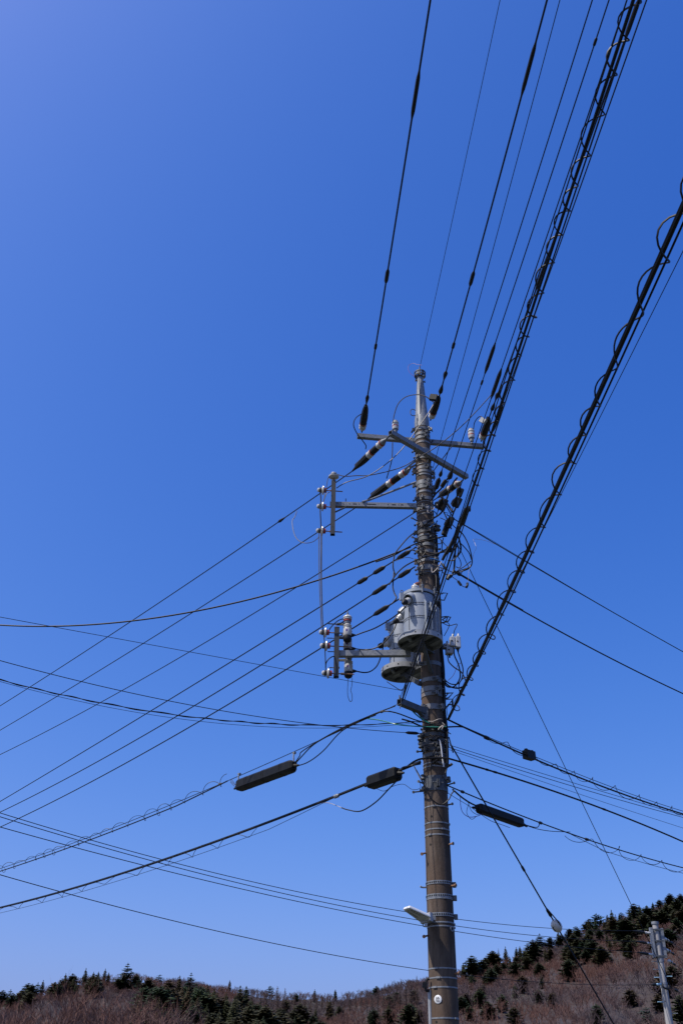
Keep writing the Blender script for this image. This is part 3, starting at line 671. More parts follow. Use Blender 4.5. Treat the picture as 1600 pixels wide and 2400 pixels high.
# ================================================================== insulators
def seg(parent, name, A, B, f0, f1, rs, m, n=14):
    d = B - A; L = d.length; k = len(rs) - 1
    return MB().lathe(A, d, [((f0 + (f1 - f0) * i / k) * L, r) for i, r in enumerate(rs)], n).build(name, m, parent, True)
def strain(label, A, B, kind, group):
    o = thing('strain_insulator', label, 'insulator', A, group); d = (B - A); L = d.length; dd, s, u = basis(d)
    if kind == 'B':
        seg(o, 'link', A, B, 0, .10, (.010, .014, .010, .014, .010), 'dull_steel', 8)
        seg(o, 'end_cap', A, B, .09, .215, (.012, .026, .048, .052), 'galvanised')
        seg(o, 'red_ring', A, B, .20, .222, (.057, .060, .057), 'red_band'); seg(o, 'porcelain_shed', A, B, .222, .305, (.052, .062, .050, .062, .052), 'porcelain')
        seg(o, 'body', A, B, .305, .465, (.050, .056, .056, .052), 'rubber')
        seg(o, 'red_ring', A, B, .455, .475, (.057, .060, .057), 'red_band'); seg(o, 'porcelain_shed', A, B, .475, .565, (.052, .062, .050, .062, .052), 'porcelain')
        c = seg(o, 'cover', A, B, .55, 1.0, (.056, .060, .060, .056, .050, .042, .030, .020, .012), 'rubber', 8)
        MB().box(A.lerp(B, .74) + u * .045, (dd, s, u), (L * .17, .014, .028)).build('cover_flange', 'rubber', c)
    else:
        seg(o, 'link', A, B, 0, .16, (.010, .016, .010, .016), 'dull_steel', 8)
        seg(o, 'porcelain_shed', A, B, .13, .34, (.046, .060, .050, .064, .050, .060), 'porcelain'); seg(o, 'brown_ring', A, B, .32, .37, (.060, .064, .060), 'brown_glaze')
        c = seg(o, 'cover', A, B, .36, 1.0, (.058, .062, .062, .058, .054, .046, .03), 'rubber', 8)
        MB().box(A.lerp(B, .72) + u * .05, (dd, s, u), (L * .2, .02, .03)).build('cover_flange', 'rubber', c)
    return o
A1s, A1e = at_z(q(1, 240, 690), z1 + .04), at_z(q(1, 276, 466), z1 + .10)
A2s = np_(q(1, 812, 590), -.12); A2e = at_z(q(1, 884, 395), A2s.z + .06)
A3s, A3e = at_z(q(1, 1236, 765), z1 + .04), at_z(q(1, 1300, 570), z1 + .10)
B1s, B1e = at_z(q(1, 478, 712), z2 - .03), at_z(q(1, 160, 1014), z2 - .06)
B2s = np_(q(1, 692, 955), -.08); B2e = at_z(q(1, 285, 1255), B2s.z - .05)
B3s = at_z(q(1, 1088, 1085), z2 - .05); B3e = at_z(q(1, 872, 1235), z2 - .12)
GI = 'strain insulators of the high-voltage wires'
strain('strain insulator with black cover at the left end of the upper crossarm', A1s, A1e, 'A', GI)
strain('strain insulator with black cover right of the pole cap', A2s, A2e, 'A', GI)
strain('strain insulator with black cover at the right end of the upper crossarm', A3s, A3e, 'A', GI)
strain('long strain insulator with white rings hanging from the slanting crossarm, leftmost', B1s, B1e, 'B', GI)
strain('long strain insulator with white rings held off the pole below the crossarms', B2s, B2e, 'B', GI)
strain('strain insulator with white rings under the right end of the slanting crossarm', B3s, B3e, 'B', GI)
b = MB().bar(np_(q(1, 690, 925), -.06), np_(q(1, 600, 1000), -.1), .012, .03); b.bar(np_(q(1, 695, 960), -.06), np_(q(1, 640, 985), -.1), .012, .03)
o = b.build('shackle_plate', 'dull_steel', pole)
def pin(label, base, h, sc=1.0, disc=False):
    o = thing('pin_insulator', label, 'insulator', base, 'pin insulators standing upright')
    if disc:
        MB().lathe(base, Z, [(-.03, .014), (h * .35, .014)], 8).build('pin', 'rusty_steel', o, True)
        MB().lathe(base + Z * h * .3, Z, [(0, .03), (.015, .06), (.03, .082), (.045, .084), (.06, .055), (.075, .04), (.09, .048), (.105, .045), (.12, .02)], 18).build('shed', 'porcelain', o, True)
        MB().ring(base + Z * (h * .3 + .074), .036, .049, .012, 18).build('wire_tie', 'cable_black', o, True)
    else:
        MB().lathe(base, Z, [(-.04, .016), (0, .016), (0, .03), (h * .22, .036), (h * .26, .052)], 14).build('base_cap', 'galvanised', o, True)
        MB().lathe(base + Z * h * .24, Z, [(0, .05), (h * .16, .057), (h * .2, .057)], 16).build('body', 'porcelain', o, True)
        MB().lathe(base + Z * h * .44, Z, [(0, .0575), (h * .03, .059), (h * .07, .0575)], 16).build('red_ring', 'red_band', o, True)
        MB().lathe(base + Z * h * .51, Z, [(0, .056), (h * .16, .056), (h * .19, .045), (h * .24, .058), (h * .32, .056), (h * .37, .04), (h * .44, .042), (h * .49, .02)], 16).build('head', 'porcelain', o, True)
    return o
p = at_z(q(1, 522, 690), z1 + .037); pinA = pin('white pin insulator with red ring where the two crossarms meet, left of the pole', p, .25)
p = at_z(q(1, 1158, 765), z1 + .037); pinB = pin('white pin insulator with red ring on the right half of the upper crossarm', p, .27)
pinC = pin('white disc insulator standing on top of the upright post', post3[0] + Z * .0, .16, disc=True)
def disc(label, p, Y, right, group):
    c = at_y(p, Y); d = Vector((-1, -.12, -.02)).normalized()
    o = thing('disc_insulator', label, 'insulator', c, group)
    MB().lathe(c - d * right, d, [(0, .009), (right - .05, .009)], 8).build('pin', 'rusty_steel', o, True)
    MB().lathe(c - d * (right * .42), d, [(0, .02), (.006, .02)], 6).build('nut', 'rusty_steel', o)
    MB().lathe(c - d * .062, d, [(0, .038), (.02, .042), (.045, .040)], 14).build('collar', 'red_band', o, True)
    MB().lathe(c - d * .02, d, [(0, .035), (.002, .070), (.012, .079), (.022, .074), (.034, .045), (.045, .036), (.062, .028), (.07, .036), (.09, .036), (.102, .024), (.106, .010)], 20).build('shed', 'porcelain', o, True)
    MB().ring(c + d * .036, .030, .044, .018, 16, d).build('wire_tie', 'cable_black', o, True)
    return o
Y3 = arm3[0].y - .055; Y4 = arm4[0].y - .06
for lb, p in (('topmost', (372, 338)), ('middle', (366, 525)), ('lowest', (360, 805))):
    disc(f'{lb} white disc insulator on the left of the lettered arm\'s post', q(2, *p), Y3, .32, 'disc insulators of the upper post')
for lb, p in (('topmost', (250, 730)), ('middle', (275, 1102)), ('lowest', (325, 1855))):
    disc(f'{lb} white disc insulator beside the fuse cutouts', q(26, *p), Y4, .38, 'disc insulators of the cutout post')
def cutout(label, x, y0, y1, Y):
    T, Bm = at_y(q(26, x, y0), Y), at_y(q(26, x, y1), Y); c = Vector((Bm.x, Bm.y, Bm.z)); H = T.z - Bm.z
    o = thing('fuse_cutout', label, 'fuse cutout', c, 'fuse cutouts in a row')
    def part(nm, prof, m): MB().lathe(c, Z, [(H * t, r) for t, r in prof], 18).build(nm, m, o, True)
    part('bottom_cap', [(0, .028), (.03, .052), (.08, .062), (.16, .064), (.205, .060)], 'rubber')
    part('body', [(.18, .060), (.205, .067), (.40, .064), (.44, .058)], 'porcelain')
    part('shed', [(.44, .052), (.455, .063), (.475, .063), (.49, .05), (.505, .062), (.525, .062), (.55, .045), (.57, .04)], 'porcelain')
    part('neck', [(.56, .042), (.60, .050), (.655, .052)], 'galvanised')
    part('red_ring', [(.65, .052), (.66, .060), (.69, .060), (.70, .052)], 'red_band')
    part('upper_shed', [(.70, .050), (.715, .064), (.74, .064), (.755, .052), (.77, .066), (.80, .064), (.83, .05), (.87, .018)], 'porcelain')
    part('tip', [(.86, .020), (.90, .016), (1.0, .004)], 'dull_steel')
    br = c + Z * H * .58; MB().box(br + Vector((-.10, .01, 0)), (Vector((1, 0, 0)), Vector((0, 1, 0)), Z), (.055, .02, .014)).build('clamp', 'galvanised', o)
    MB().tube([br + Vector((-.15, .01, .005)), br + Vector((-.165, .01, -.01)), br + Vector((-.165, .01, -.15))], .006, 6).build('bent_rod', 'rusty_steel', o, True)
    MB().lathe(c + Z * H * .22 + Vector((.05, 0, 0)), Vector((1, -.1, 0)), [(0, .03), (.03, .026), (.07, .010)], 10).build('outlet', 'rubber', o, True)
    MB().lathe(c + Z * H * .15 + Vector((-.05, .02, 0)), Vector((-1, 0, 0)), [(0, .02), (.06, .02), (.06, .008), (.13, .008)], 8).build('mount', 'dull_steel', o, True)
    MB().box(c + Z * H * .31 + Vector((-.012, -.0625, .01)), (Vector((1, 0, 0)), Vector((0, 1, 0)), Z), (.012, .004, .014)).build('mark', 'cable_violet', o)
    return c, H
CUT = [cutout('uppermost white fuse cutout with red ring and pointed tip', 865, 140, 1000, Y4 - .02),
       cutout('middle white fuse cutout, half hidden behind the uppermost one', 872, 515, 1372, Y4 + .13),
       cutout('lowest white fuse cutout with a wire loop hanging below', 895, 1135, 1990, Y4 + .24)]

# ================================================================== transformers
def transformer(label, cx, yb, yl, Y, Rt, Rb, fins, hood, group):
    base = at_y((cx, yb), Y); lid = at_y((cx, yl), Y); H = lid.z - base.z; c = Vector((base.x, base.y, base.z))
    o = thing('pole_transformer', label, 'transformer', c, group)
    def at(a, r, z): a = math.radians(a); return c + Vector((math.sin(a) * r, -math.cos(a) * r, z))
    def dirv(a): a = math.radians(a); return Vector((math.sin(a), -math.cos(a), 0))
    MB().lathe(c, Z, [(.05, Rt * .93), (.06, Rt * .985), (.12, Rt), (H - .05, Rt), (H - .03, Rt * .98)], 48).build('tank', 'transformer_paint', o, True)
    l = MB().lathe(c, Z, [(H - .035, Rt * 1.005), (H - .03, Rt * 1.055), (H + .012, Rt * 1.055), (H + .03, Rt * .9), (H + .06, Rt * .3)], 48).build('lid', 'transformer_paint', o, True)
    MB().ring(c + Z * (H - .038), Rt * .99, Rt * 1.03, .014, 48).build('gasket', 'rubber', l, True)
    # base: a rim, the plate set up inside it and two channels below
    bs = MB().ring(c + Z * .03, Rb * .955, Rb, .075, 56).build('base_rim', 'base_paint', o, True)
    MB().lathe(c, Z, [(.045, Rb * .96), (.062, Rb * .96)], 48).build('base_plate', 'base_paint', bs, True)
    for s in (-1, 1):
        dv = dirv(35); MB().box(c + dv.cross(Z) * (s * Rb * .34) + Z * .018, (dv, dv.cross(Z), Z), (Rb * .88, .03, .026)).build('channel', 'dull_steel', bs)
    MB().box(at(-50, Rb * .62, .0), (dirv(-20), dirv(70), Z), (.045, .02, .03)).build('tab', 'galvanised', bs)
    for a in range(-80, 90, 32):
        MB().lathe(at(a, Rb - .004, .03), dirv(a), [(0, .011), (.006, .011)], 8).build('rim_hole', 'dark_hole', bs)
    for k, zf in ((0, .40), (1, .68)):
        g_ = MB().ring(c + Z * (H * zf), Rt * .99, Rt + .005, .012, 48).build('tank_strap', 'transformer_paint', o, True)
        MB().ring(c + Z * (H * zf + .026), Rt * .99, Rt + .003, .004, 48).build('strap_edge', 'dull_steel', g_, True)
        for a in range(-70, 30, 11): MB().box(at(a, Rt + .0045, H * zf + .016), (dirv(a), dirv(a).cross(Z), Z), (.002, .012, .004)).build('rivet', 'dull_steel', g_)
    MB().box(at(-44, Rt + .002, H * .36), (dirv(-44), dirv(-44).cross(Z), Z), (.004, .004, H * .27)).build('seam', 'dull_steel', o)
    for a in fins:
        f = MB(); dv = dirv(a); sd = dv.cross(Z); p0 = at(a, Rt - .01, 0); w, z0, z1_, z2_ = .075, H * .08, H * .68, H * .80; t = .005; i = 0
        pr = [(0, z0 + .02), (w, z0 + .05), (w, z1_), (0, z2_)]
        for sg in (-1, 1):
            for r_, zz_ in pr: f.v.append(p0 + dv * r_ + Z * zz_ + sd * (t * sg))
        f.f = [(0, 1, 2, 3), (7, 6, 5, 4)] + [(k, (k + 1) % 4 + 4 - 4, (k + 1) % 4 + 4, k + 4) for k in range(4)]
        f.build('cooling_fin', 'transformer_paint', o)
    for a, zf, down in hood:
        dv = dirv(a); p0 = at(a, Rt - .03, H * zf); hd = (dv * .8 - Z * down).normalized()
        MB().lathe(p0 + Z * .03 - hd * .02, hd, [(0, .088), (.05, .09), (.10, .084), (.104, .074), (.06, .068)], 20, caps=False).build('bushing_hood', 'transformer_paint', o, True)
        bu = MB().lathe(p0 + Z * .012, hd, [(0, .05), (.13, .046), (.135, .036), (.165, .036)], 16).build('bushing', 'porcelain', o, True)
        MB().lathe(p0 + Z * .012 + hd * .16, hd, [(0, .044), (.05, .040), (.075, .018), (.09, .010)], 14).build('bushing_boot', 'rubber', bu, True)
    for a in (-72, 75):
        e = at(a, Rt + .035, H - .06); lg = MB().box(e, (dirv(a), dirv(a).cross(Z), Z), (.032, .022, .055)).build('lifting_lug', 'transformer_paint', o)
        MB().ring(e + Z * .085, .016, .026, .012, 16, Vector((.3, -1, 0))).build('eye', 'galvanised', lg, True)
    for a in (8, 62, -120):
        e = at(a, Rt * 1.06 + .012, H - .01); cl = MB().lathe(e - Z * .06, Z, [(0, .012), (.03, .016), (.10, .016), (.11, .022), (.125, .022)], 8).build('lid_clamp', 'galvanised', o, True)
        MB().lathe(e + Z * .06, Z, [(0, .006), (.05, .006)], 6).build('clamp_bolt', 'dull_steel', cl)
    e = at(-35, Rt * .45, H + .03)
    bu = MB().lathe(e, Z, [(0, .045), (.03, .05), (.04, .056), (.055, .05), (.065, .056), (.085, .05), (.1, .03), (.13, .012)], 16).build('top_bushing', 'porcelain', o, True)
    MB().lathe(e + Z * .10, Vector((.8, .2, .6)), [(0, .026), (.05, .03), (.10, .014)], 10).build('bushing_cover', 'brown_glaze', bu, True)
    return c, H
def mpp(p, Y): return (at_y((p[0] + 1, p[1]), Y) - at_y(p, Y)).length
Y1t, Y2t = PY - .44, PY + .40
T1, H1 = transformer('upper grey cylindrical transformer on a round base, in front of the pole', 984, 1507, 1397, Y1t, 37.3 * mpp((984, 1460), Y1t), 53 * mpp((984, 1507), Y1t), (16, 34, 52, 70, 88), ((-40, .80, .55), (-92, .62, .75)), 'pole transformers')
T2, H2 = transformer('lower grey cylindrical transformer left of the pole, partly behind the upper one', 944, 1580, 1466, Y2t, 31 * mpp((944, 1520), Y2t), 51 * mpp((944, 1580), Y2t), (60, 90), ((-78, .62, .4),), 'pole transformers')
b = MB(); b.bar(Vector((PX, PY - .1, T1.z + .0)), Vector((T1.x, T1.y + .05, T1.z - .03)), .12, .06); b.bar(Vector((PX, PY - .12, T1.z - .35)), Vector((T1.x + .02, T1.y - .12, T1.z - .03)), .05, .03)
o = b.build('transformer_bracket', 'dull_steel', None, loc=T1 - Z * .06); tag(o, 'dark steel bracket on the pole carrying the upper transformer', 'bracket')
b = MB(); b.bar(Vector((PX - .1, PY + .05, T2.z - .02)), Vector((T2.x, T2.y, T2.z - .03)), .12, .06); b.bar(np_(q(5, 545, 120), -.05), Vector((T2.x + .02, T2.y - .1, T2.z - .04)), .06, .06)
o = b.build('transformer_bracket', 'dull_steel', None, loc=T2 - Z * .06); tag(o, 'steel bracket running from the pole under the lower transformer', 'bracket')

# ================================================================== switch boxes
def swbox(label, k, x0, y0, x1, y1, dy, m='box_grey'):
    p = ((q(k, x0, y0)[0] + q(k, x1, y1)[0]) / 2, (q(k, x0, y0)[1] + q(k, x1, y1)[1]) / 2); c = np_(p, dy); s = mpp(p, PY + dy)
    w, h = abs(q(k, x1, y1)[0] - q(k, x0, y0)[0]) * s / 2, abs(q(k, x1, y1)[1] - q(k, x0, y0)[1]) * s / 2 * 1.1
    o = thing('switch_box', label, 'switch box', c - Z * h, 'switch boxes right of the transformers')
    me = MB().box(c, (Vector((1, .15, 0)).normalized(), Vector((-.15, 1, 0)).normalized(), Z), (w, .05, h)).build('housing', m, o)
    bv = me.modifiers.new('bevel', 'BEVEL'); bv.width = .012; bv.segments = 2
    MB().lathe(c + Vector((-w * .2, -.05, 0)), Vector((.15, -1, 0)), [(0, .013), (.004, .013)], 10).build('screw', 'dark_hole', o)
    MB().lathe(c + Vector((w * .4, 0, h)), Z, [(0, .02), (.04, .016), (.06, .006)], 8).build('gland', m, o, True)
    MB().lathe(c + Vector((0, 0, -h)), -Z, [(0, .016), (.05, .012)], 8).build('cable_gland', 'rubber', o, True)
    return c
SW = [swbox('pale grey switch box right of the pole, left one of the pair', 4, 1306, 605, 1352, 692, -.05), swbox('pale grey switch box with pointed top, outer one of the pair', 4, 1356, 600, 1402, 705, -.05),
      swbox('small grey switch box below the pair, close to the pole', 4, 1268, 700, 1335, 760, -.03, 'grey_plastic'), swbox('small grey switch box half hidden behind the base of the transformer', 4, 1245, 668, 1300, 708, .0, 'grey_plastic')]
o = MB().bar(np_(q(4, 1220, 700), -.02), np_(q(4, 1330, 690), -.02), .05, .03).build('box_bracket', 'dull_steel', None, loc=np_(q(4, 1220, 700), -.02)); tag(o, 'steel bracket holding the switch boxes to the pole', 'bracket')

# ================================================================== street lamp
zl = np_(q(6, 640, 1100), -.2).z
A0, A1_, B0, B1_ = at_z(q(6, 668, 1080), zl), at_z(q(6, 398, 958), zl + .088), at_z(q(6, 552, 1150), zl), at_z(q(6, 322, 984), zl + .088)
lamp = thing('street_lamp', 'white flat street lamp head strapped to the pole', 'street lamp', (A0 + B0) / 2)
def quadbox(name, m, parent, c4, up0, up1, inset=0.0, bev=0.0):
    c = sum(c4, Vector()) / 4; v = [p.lerp(c, inset) + Z * up0 for p in c4] + [p.lerp(c, inset * 1.0 + .10) + Z * up1 for p in c4]
    me = MB(); me.v = v; me.f = [(3, 2, 1, 0), (4, 5, 6, 7)] + [(k, (k + 1) % 4, (k + 1) % 4 + 4, k + 4) for k in range(4)]
    o = me.build(name, m, parent)
    if bev: bm_ = o.modifiers.new('bevel', 'BEVEL'); bm_.width = bev; bm_.segments = 3
    return o
L4 = [A0, A1_, B1_, B0]
quadbox('housing', 'white_plastic', lamp, L4, .0, .038, 0, .012)
ln = quadbox('lens_panel', 'lens', lamp, [A0.lerp(A1_, .12).lerp(B0.lerp(B1_, .12), .1), A0.lerp(A1_, .9).lerp(B0.lerp(B1_, .9), .1), A0.lerp(A1_, .9).lerp(B0.lerp(B1_, .9), .9), A0.lerp(A1_, .12).lerp(B0.lerp(B1_, .12), .9)], -.006, .004)
for i in range(4):
    for j in range(2):
        P = A0.lerp(A1_, .42 + .12 * i).lerp(B0.lerp(B1_, .42 + .12 * i), .3 + .4 * j); MB().lathe(P - Z * .006, -Z, [(0, .022), (.004, .018), (.007, .008)], 12).build('led_lens', 'lens', ln, True)
b = MB().bar((A0 + B0) / 2 + Z * .02, axis(zl + .03) + Vector((-.05, -.1, 0)), .10, .05); b.build('arm', 'galvanised', lamp)
MB().box((A0 + B0) / 2 + Z * .03, (basis(A1_ - A0)[0], basis(A1_ - A0)[1], Z), (.02, .12, .05)).build('mount', 'grey_plastic', lamp)
MB().tube(smoothpath([np_(q(6, 650, 1150), -.25), np_(q(6, 615, 1185), -.2), np_(q(6, 570, 1180), -.2), np_(q(6, 565, 1155), -.22)], 5), .006, 6).build('lead', 'cable_black', lamp, True)
MB().box(np_(q(6, 600, 1165), -.22), (Vector((1, 0, 0)), Vector((0, 1, 0)), Z), (.018, .014, .02)).build('photocell', 'lens', lamp)

# ================================================================== wires towards and over the camera
def lvl(p, z): return at_z(p, z)
GH = 'high-voltage wires passing overhead'
pa = span(A1e, lvl((1008, 0), A1e.z - .10), .04, 0, 2.3, 150)
w = wire('power_line', 'leftmost thick overhead wire rising from the upper crossarm to the top edge', 'power line', pa, .0115, group=GH)
sleeve(w, pa, q(1, 288, 470), q(1, 292, 372), .030, prof=DROP[::-1]); sleeve(w, pa, (902, 665), (911, 630), .028, 'rubber'); sleeve(w, pa, (880, 820), (884, 805), .022)
sleeve(w, pa, (968, 285), (987, 160), .024)
pa = span(A2e, lvl((1281, 0), A2e.z - .10), .04, 0, 2.3, 150)
w = wire('power_line', 'thick overhead wire rising from beside the pole cap, second thick one from the left', 'power line', pa, .0115, group=GH)
sleeve(w, pa, q(1, 897, 372), q(1, 918, 280), .036, prof=DROP); sleeve(w, pa, q(1, 930, 262), q(1, 946, 176), .034, prof=DROP[::-1]); sleeve(w, pa, (1100, 672), (1113, 635), .028); sleeve(w, pa, (1058, 818), (1066, 802), .024)
sleeve(w, pa, (1221, 230), (1259, 92), .024)
_c = at_z(q(1, 838, 398), A2e.z - .02); MB().box(_c, basis(Vector((1, -.3, -.35))), (.06, .03, .05)).build('clamp_cover', 'rubber', w)
pa = span(A3e, lvl((1496, 0), A3e.z - .10), .04, 0, 2.3, 150)
w = wire('power_line', 'thick overhead wire from the right crossarm end, inside the dense bundle', 'power line', pa, .0115, group=GH)
sleeve(w, pa, q(15, 178, 1775), q(15, 190, 1700), .034, prof=DROP); sleeve(w, pa, q(15, 200, 1700), q(15, 218, 1630), .034, prof=DROP[::-1]); sleeve(w, pa, (1253, 687), (1291, 578), .024); sleeve(w, pa, (1466, 95), (1500, -10), .026)
_c = at_z(q(1, 1252, 592), A3e.z - .02); MB().box(_c, basis(Vector((.5, -.4, -.7))), (.06, .025, .04)).build('clamp_cover', 'grey_plastic', w)
tip = axis(zp(868) + .06)
pa = span(tip, lvl((1171, 0), tip.z - .1), .03, 0, 2.3, 120)
w = wire('earth_wire', 'thin earth wire running from the tip of the pole to the top edge', 'earth wire', pa, .0042)
o = MB().tube(smoothpath([at_y(q(1, 742, 128), tip.y - .15), at_y(q(1, 700, 122), tip.y - .1), at_y(q(1, 668, 112), tip.y - .06), at_y(q(1, 632, 130), tip.y), at_y(q(1, 628, 165), tip.y), at_y(q(1, 650, 200), tip.y - .02), at_y(q(1, 680, 222), tip.y - .05)], 6), .004, 5).build('bond_wire', 'cable_violet', w, True)
GL = 'low-voltage wires passing overhead'
LVE = {}
def lv(label, p0, pm, p1, r, dy=-.10, drop=.0, sag=.04, m='cable_black', g=GL, name='power_line', cat='power line'):
    P0 = np_(p0, dy); P1 = lvl(p1, P0.z + drop)
    pa = span(P0, P1, sag, 0, 2.3, 150)
    return wire(name, label, cat, pa, r, m, g), pa
w, pa = lv('thin overhead wire just right of the pole cap, ending below the crossarms', (1006, 1125), None, (1311, 0), .0045)
w, pa = lv('overhead low-voltage wire second from the left, without long sleeve', q(3, 690, 270), None, (1387, 0), .0065)
sleeve(w, pa, q(1, 935, 1075), q(1, 952, 1015), .030, prof=DROP); sleeve(w, pa, q(1, 890, 1175), q(1, 925, 1085), .040)
w, pa = lv('overhead low-voltage wire with one long black sleeve standing clear of the bundle', q(3, 740, 470), None, (1426, 0), .0065)
sleeve(w, pa, (1146, 880), (1169, 806), .024); sleeve(w, pa, (1136, 906), (1140, 893), .015); sleeve(w, pa, q(1, 1005, 1095), q(1, 1030, 1005), .040, prof=DROP); sleeve(w, pa, q(21, 420, 940), q(21, 560, 640), .050, prof=DROP[::-1]); sleeve(w, pa, (1388, 108), (1396, 86), .014)
w, pa = lv('overhead low-voltage wire with a sleeve at the left side of the bundle', q(3, 830, 690), None, (1468, 0), .0065)
sleeve(w, pa, (1157, 936), (1181, 866), .026); sleeve(w, pa, q(21, 810, 830), q(21, 930, 560), .055, prof=DROP); sleeve(w, pa, q(21, 915, 540), q(21, 1010, 300), .042, prof=DROP[::-1]); sleeve(w, pa, q(21, 580, 1400), q(21, 730, 1150), .05, prof=DROP)
w, pa = lv('rightmost overhead low-voltage wire of the bundle with a sleeve near the crossarm end', q(22, 840, 640), None, (1514, 0), .0065)
sleeve(w, pa, (1156, 1016), (1181, 946), .026); sleeve(w, pa, q(22, 720, 860), q(22, 830, 600), .055)
# telephone cables towards the camera
P0 = np_(q(5, 320, 330), -.48); P1 = lvl((1483, 0), P0.z + .05); pa = span(P0, P1, .03, 0, 2.0, 160)
w = wire('telephone_cable', 'thick telephone cable with a wide spiral, slanting across the pole to the top right', 'telephone cable', pa, .0105)
helix(pa, .042, .24, .0055, 'cable_black', w, 'spiral_hanger', .27, 1, 3); MB().tube([p + Vector((.034, 0, .015)) for p in pa], .0055, 5).build('messenger_wire', 'cable_black', w, True)
MB().tube([p + Vector((-.034, 0, -.0)) for p in pa], .0045, 5).build('strand', 'cable_black', w, True)
sleeve(w, pa, q(3, 1010, 600), q(3, 1110, 350), .024, 'rubber', 'closure'); MB().box(np_(q(3, 1135, 380), -1.2), (Vector((1, 0, 0)), Vector((0, 1, 0)), Z), (.03, .03, .03)).build('clamp', 'rubber', w)
P0 = np_((1050, 1685), -.16); P1 = lvl((1600, 480), P0.z + .05); pa = span(P0, P1, .05, 0, 2.4, 170)
w = wire('telephone_cable', 'thick black telephone cable with a wide spiral, alone on the right', 'telephone cable', pa, .021)
helix(pa, .068, .47, .007, 'cable_black', w, 'spiral_hanger', .02, 1, 8, .0); MB().tube([p + Vector((.05, 0, .0)) * min(1, i / 30) for i, p in enumerate(pa)], .008, 5).build('messenger_wire', 'cable_black', w, True)
w2, pa2 = lv('thin single wire running right of the lone spiral-wound cable', (1056, 1660), None, (1600, 587), .0035, -.12, 0, .03, 'cable_black', None, 'telephone_wire', 'telephone wire')

# ================================================================== wires receding to the left
GB = 'high-voltage wires receding to the left'
pa = span3(B1e, (640, 1232), lvl((0, 1655), B1e.z - .15), 0, 2.6, 120)
w = wire('power_line', 'uppermost of the three thin parallel wires falling to the left edge', 'power line', pa, .0095, group=GB); sleeve(w, pa, (650, 1226), (672, 1210), .026, prof=DROP)
pa = span3(B2e, (640, 1315), lvl((0, 1712), B2e.z - .15), 0, 2.6, 120)
w = wire('power_line', 'middle one of the three thin parallel wires falling to the left edge', 'power line', pa, .0095, group=GB)
pa = span3(B3e, (640, 1410), lvl((0, 1769), B3e.z - .15), 0, 2.6, 120)
w = wire('power_line', 'lowest of the three thin parallel wires, passing behind the pole to the left edge', 'power line', pa, .0095, group=GB)
GB2 = 'low-voltage wires receding to the left'
for lb, p0, dy, pm, p1, sl in (('uppermost of the three thick parallel wires falling to the left edge', (975, 1282), -.12, (600, 1515), (0, 1879), (((838, 1371), (862, 1354)), ((874, 1347), (902, 1327)), ((930, 1310), (960, 1288)))),
                               ('middle one of the three thick parallel wires falling to the left edge', (972, 1328), -.12, (600, 1566), (0, 1904), (((872, 1396), (906, 1370)), ((930, 1353), (962, 1332)))),
                               ('lowest of the three thick parallel wires, in front of the transformers', (938, 1402), -.35, (600, 1612), (0, 1939), (((876, 1444), (912, 1420)),))):
    P0 = np_(p0, dy); pa = span3(P0, pm, lvl(p1, P0.z - .1), 0, 2.6, 120)
    w = wire('power_line', lb, 'power line', pa, .0105, group=GB2)
    for a_, b_ in sl: sleeve(w, pa, a_, b_, .036)
# telephone cables to the left with their closures
def closure(label, path, nrm_pt, pA, pB, half_w, half_h, drop, hang, ribs=0, m='box_black'):
    h = path[-1] - path[0]; nrm = Vector((h.y, -h.x, 0)).normalized()
    A, B = on_plane(pA, path[0], nrm), on_plane(pB, path[0], nrm); d, s, u = basis(B - A)
    o = thing('splice_closure', label, 'splice closure', (A + B) / 2 - u * half_h, 'splice closures on the telephone cables')
    L = (B - A).length / 2; c = (A + B) / 2
    me = MB(); prof = [(-1, .6), (-.96, .92), (-.9, 1), (.9, 1), (.96, .92), (1, .6)]
    for t, k in prof:
        for (a, b_) in ((-1, -.55), (-.7, -1), (.7, -1), (1, -.55), (1, .7), (.75, 1), (-.75, 1), (-1, .7)): me.v.append(c + d * (t * L) + s * (a * half_w * k) + u * (b_ * half_h * k))
    for i in range(len(prof) - 1):
        for j in range(8): me.f.append((i * 8 + j, i * 8 + (j + 1) % 8, i * 8 + 8 + (j + 1) % 8, i * 8 + 8 + j))
    me.f.append(tuple(range(7, -1, -1))); me.f.append(tuple(range((len(prof) - 1) * 8, len(prof) * 8))); me.build('case', m, o)
    for i in range(ribs):
        t = -.62 + 1.24 * i / max(1, ribs - 1)
        for e in (-.03, .03):
            rb = MB()
            for dt in (-.008, .008):
                for (a, b_) in ((-1, -.55), (-.7, -1), (.7, -1), (1, -.55), (1, .7), (.75, 1), (-.75, 1), (-1, .7)): rb.v.append(c + d * ((t + e + dt) * L) + s * (a * half_w * 1.035) + u * (b_ * half_h * 1.035))
            rb.f = [(j, (j + 1) % 8, 8 + (j + 1) % 8, 8 + j) for j in range(8)]; rb.build('rib', m, o)
    for t in (-.98, .98) if hang else ():
        e = c + d * (t * L); MB().tube([e + u * half_h * .4, e + u * (half_h + hang * .5) + s * .015, e + u * (half_h + hang)], .012, 6).build('hanger', 'galvanised', o, True)
        MB().box(e + u * (half_h + hang), (d, s, u), (.022, .018, .014)).build('hanger_clamp', 'galvanised', o)
    for t in (-1, 1): MB().tube([c + d * (t * L * .95), c + d * (t * (L + .10)) - u * .02], [half_h * .45, .014], 8).build('cable_boot', 'rubber', o, True)
    return c, d, L
Pm = np_((928, 1652), -.40)
pm1 = span3(Pm, (480, 1853), lvl((0, 2036), Pm.z - .25), 0, 2.4, 120)
w = wire('messenger_wire', 'thin messenger wire above the long black closure, left of the pole', 'messenger wire', pm1, .0055)
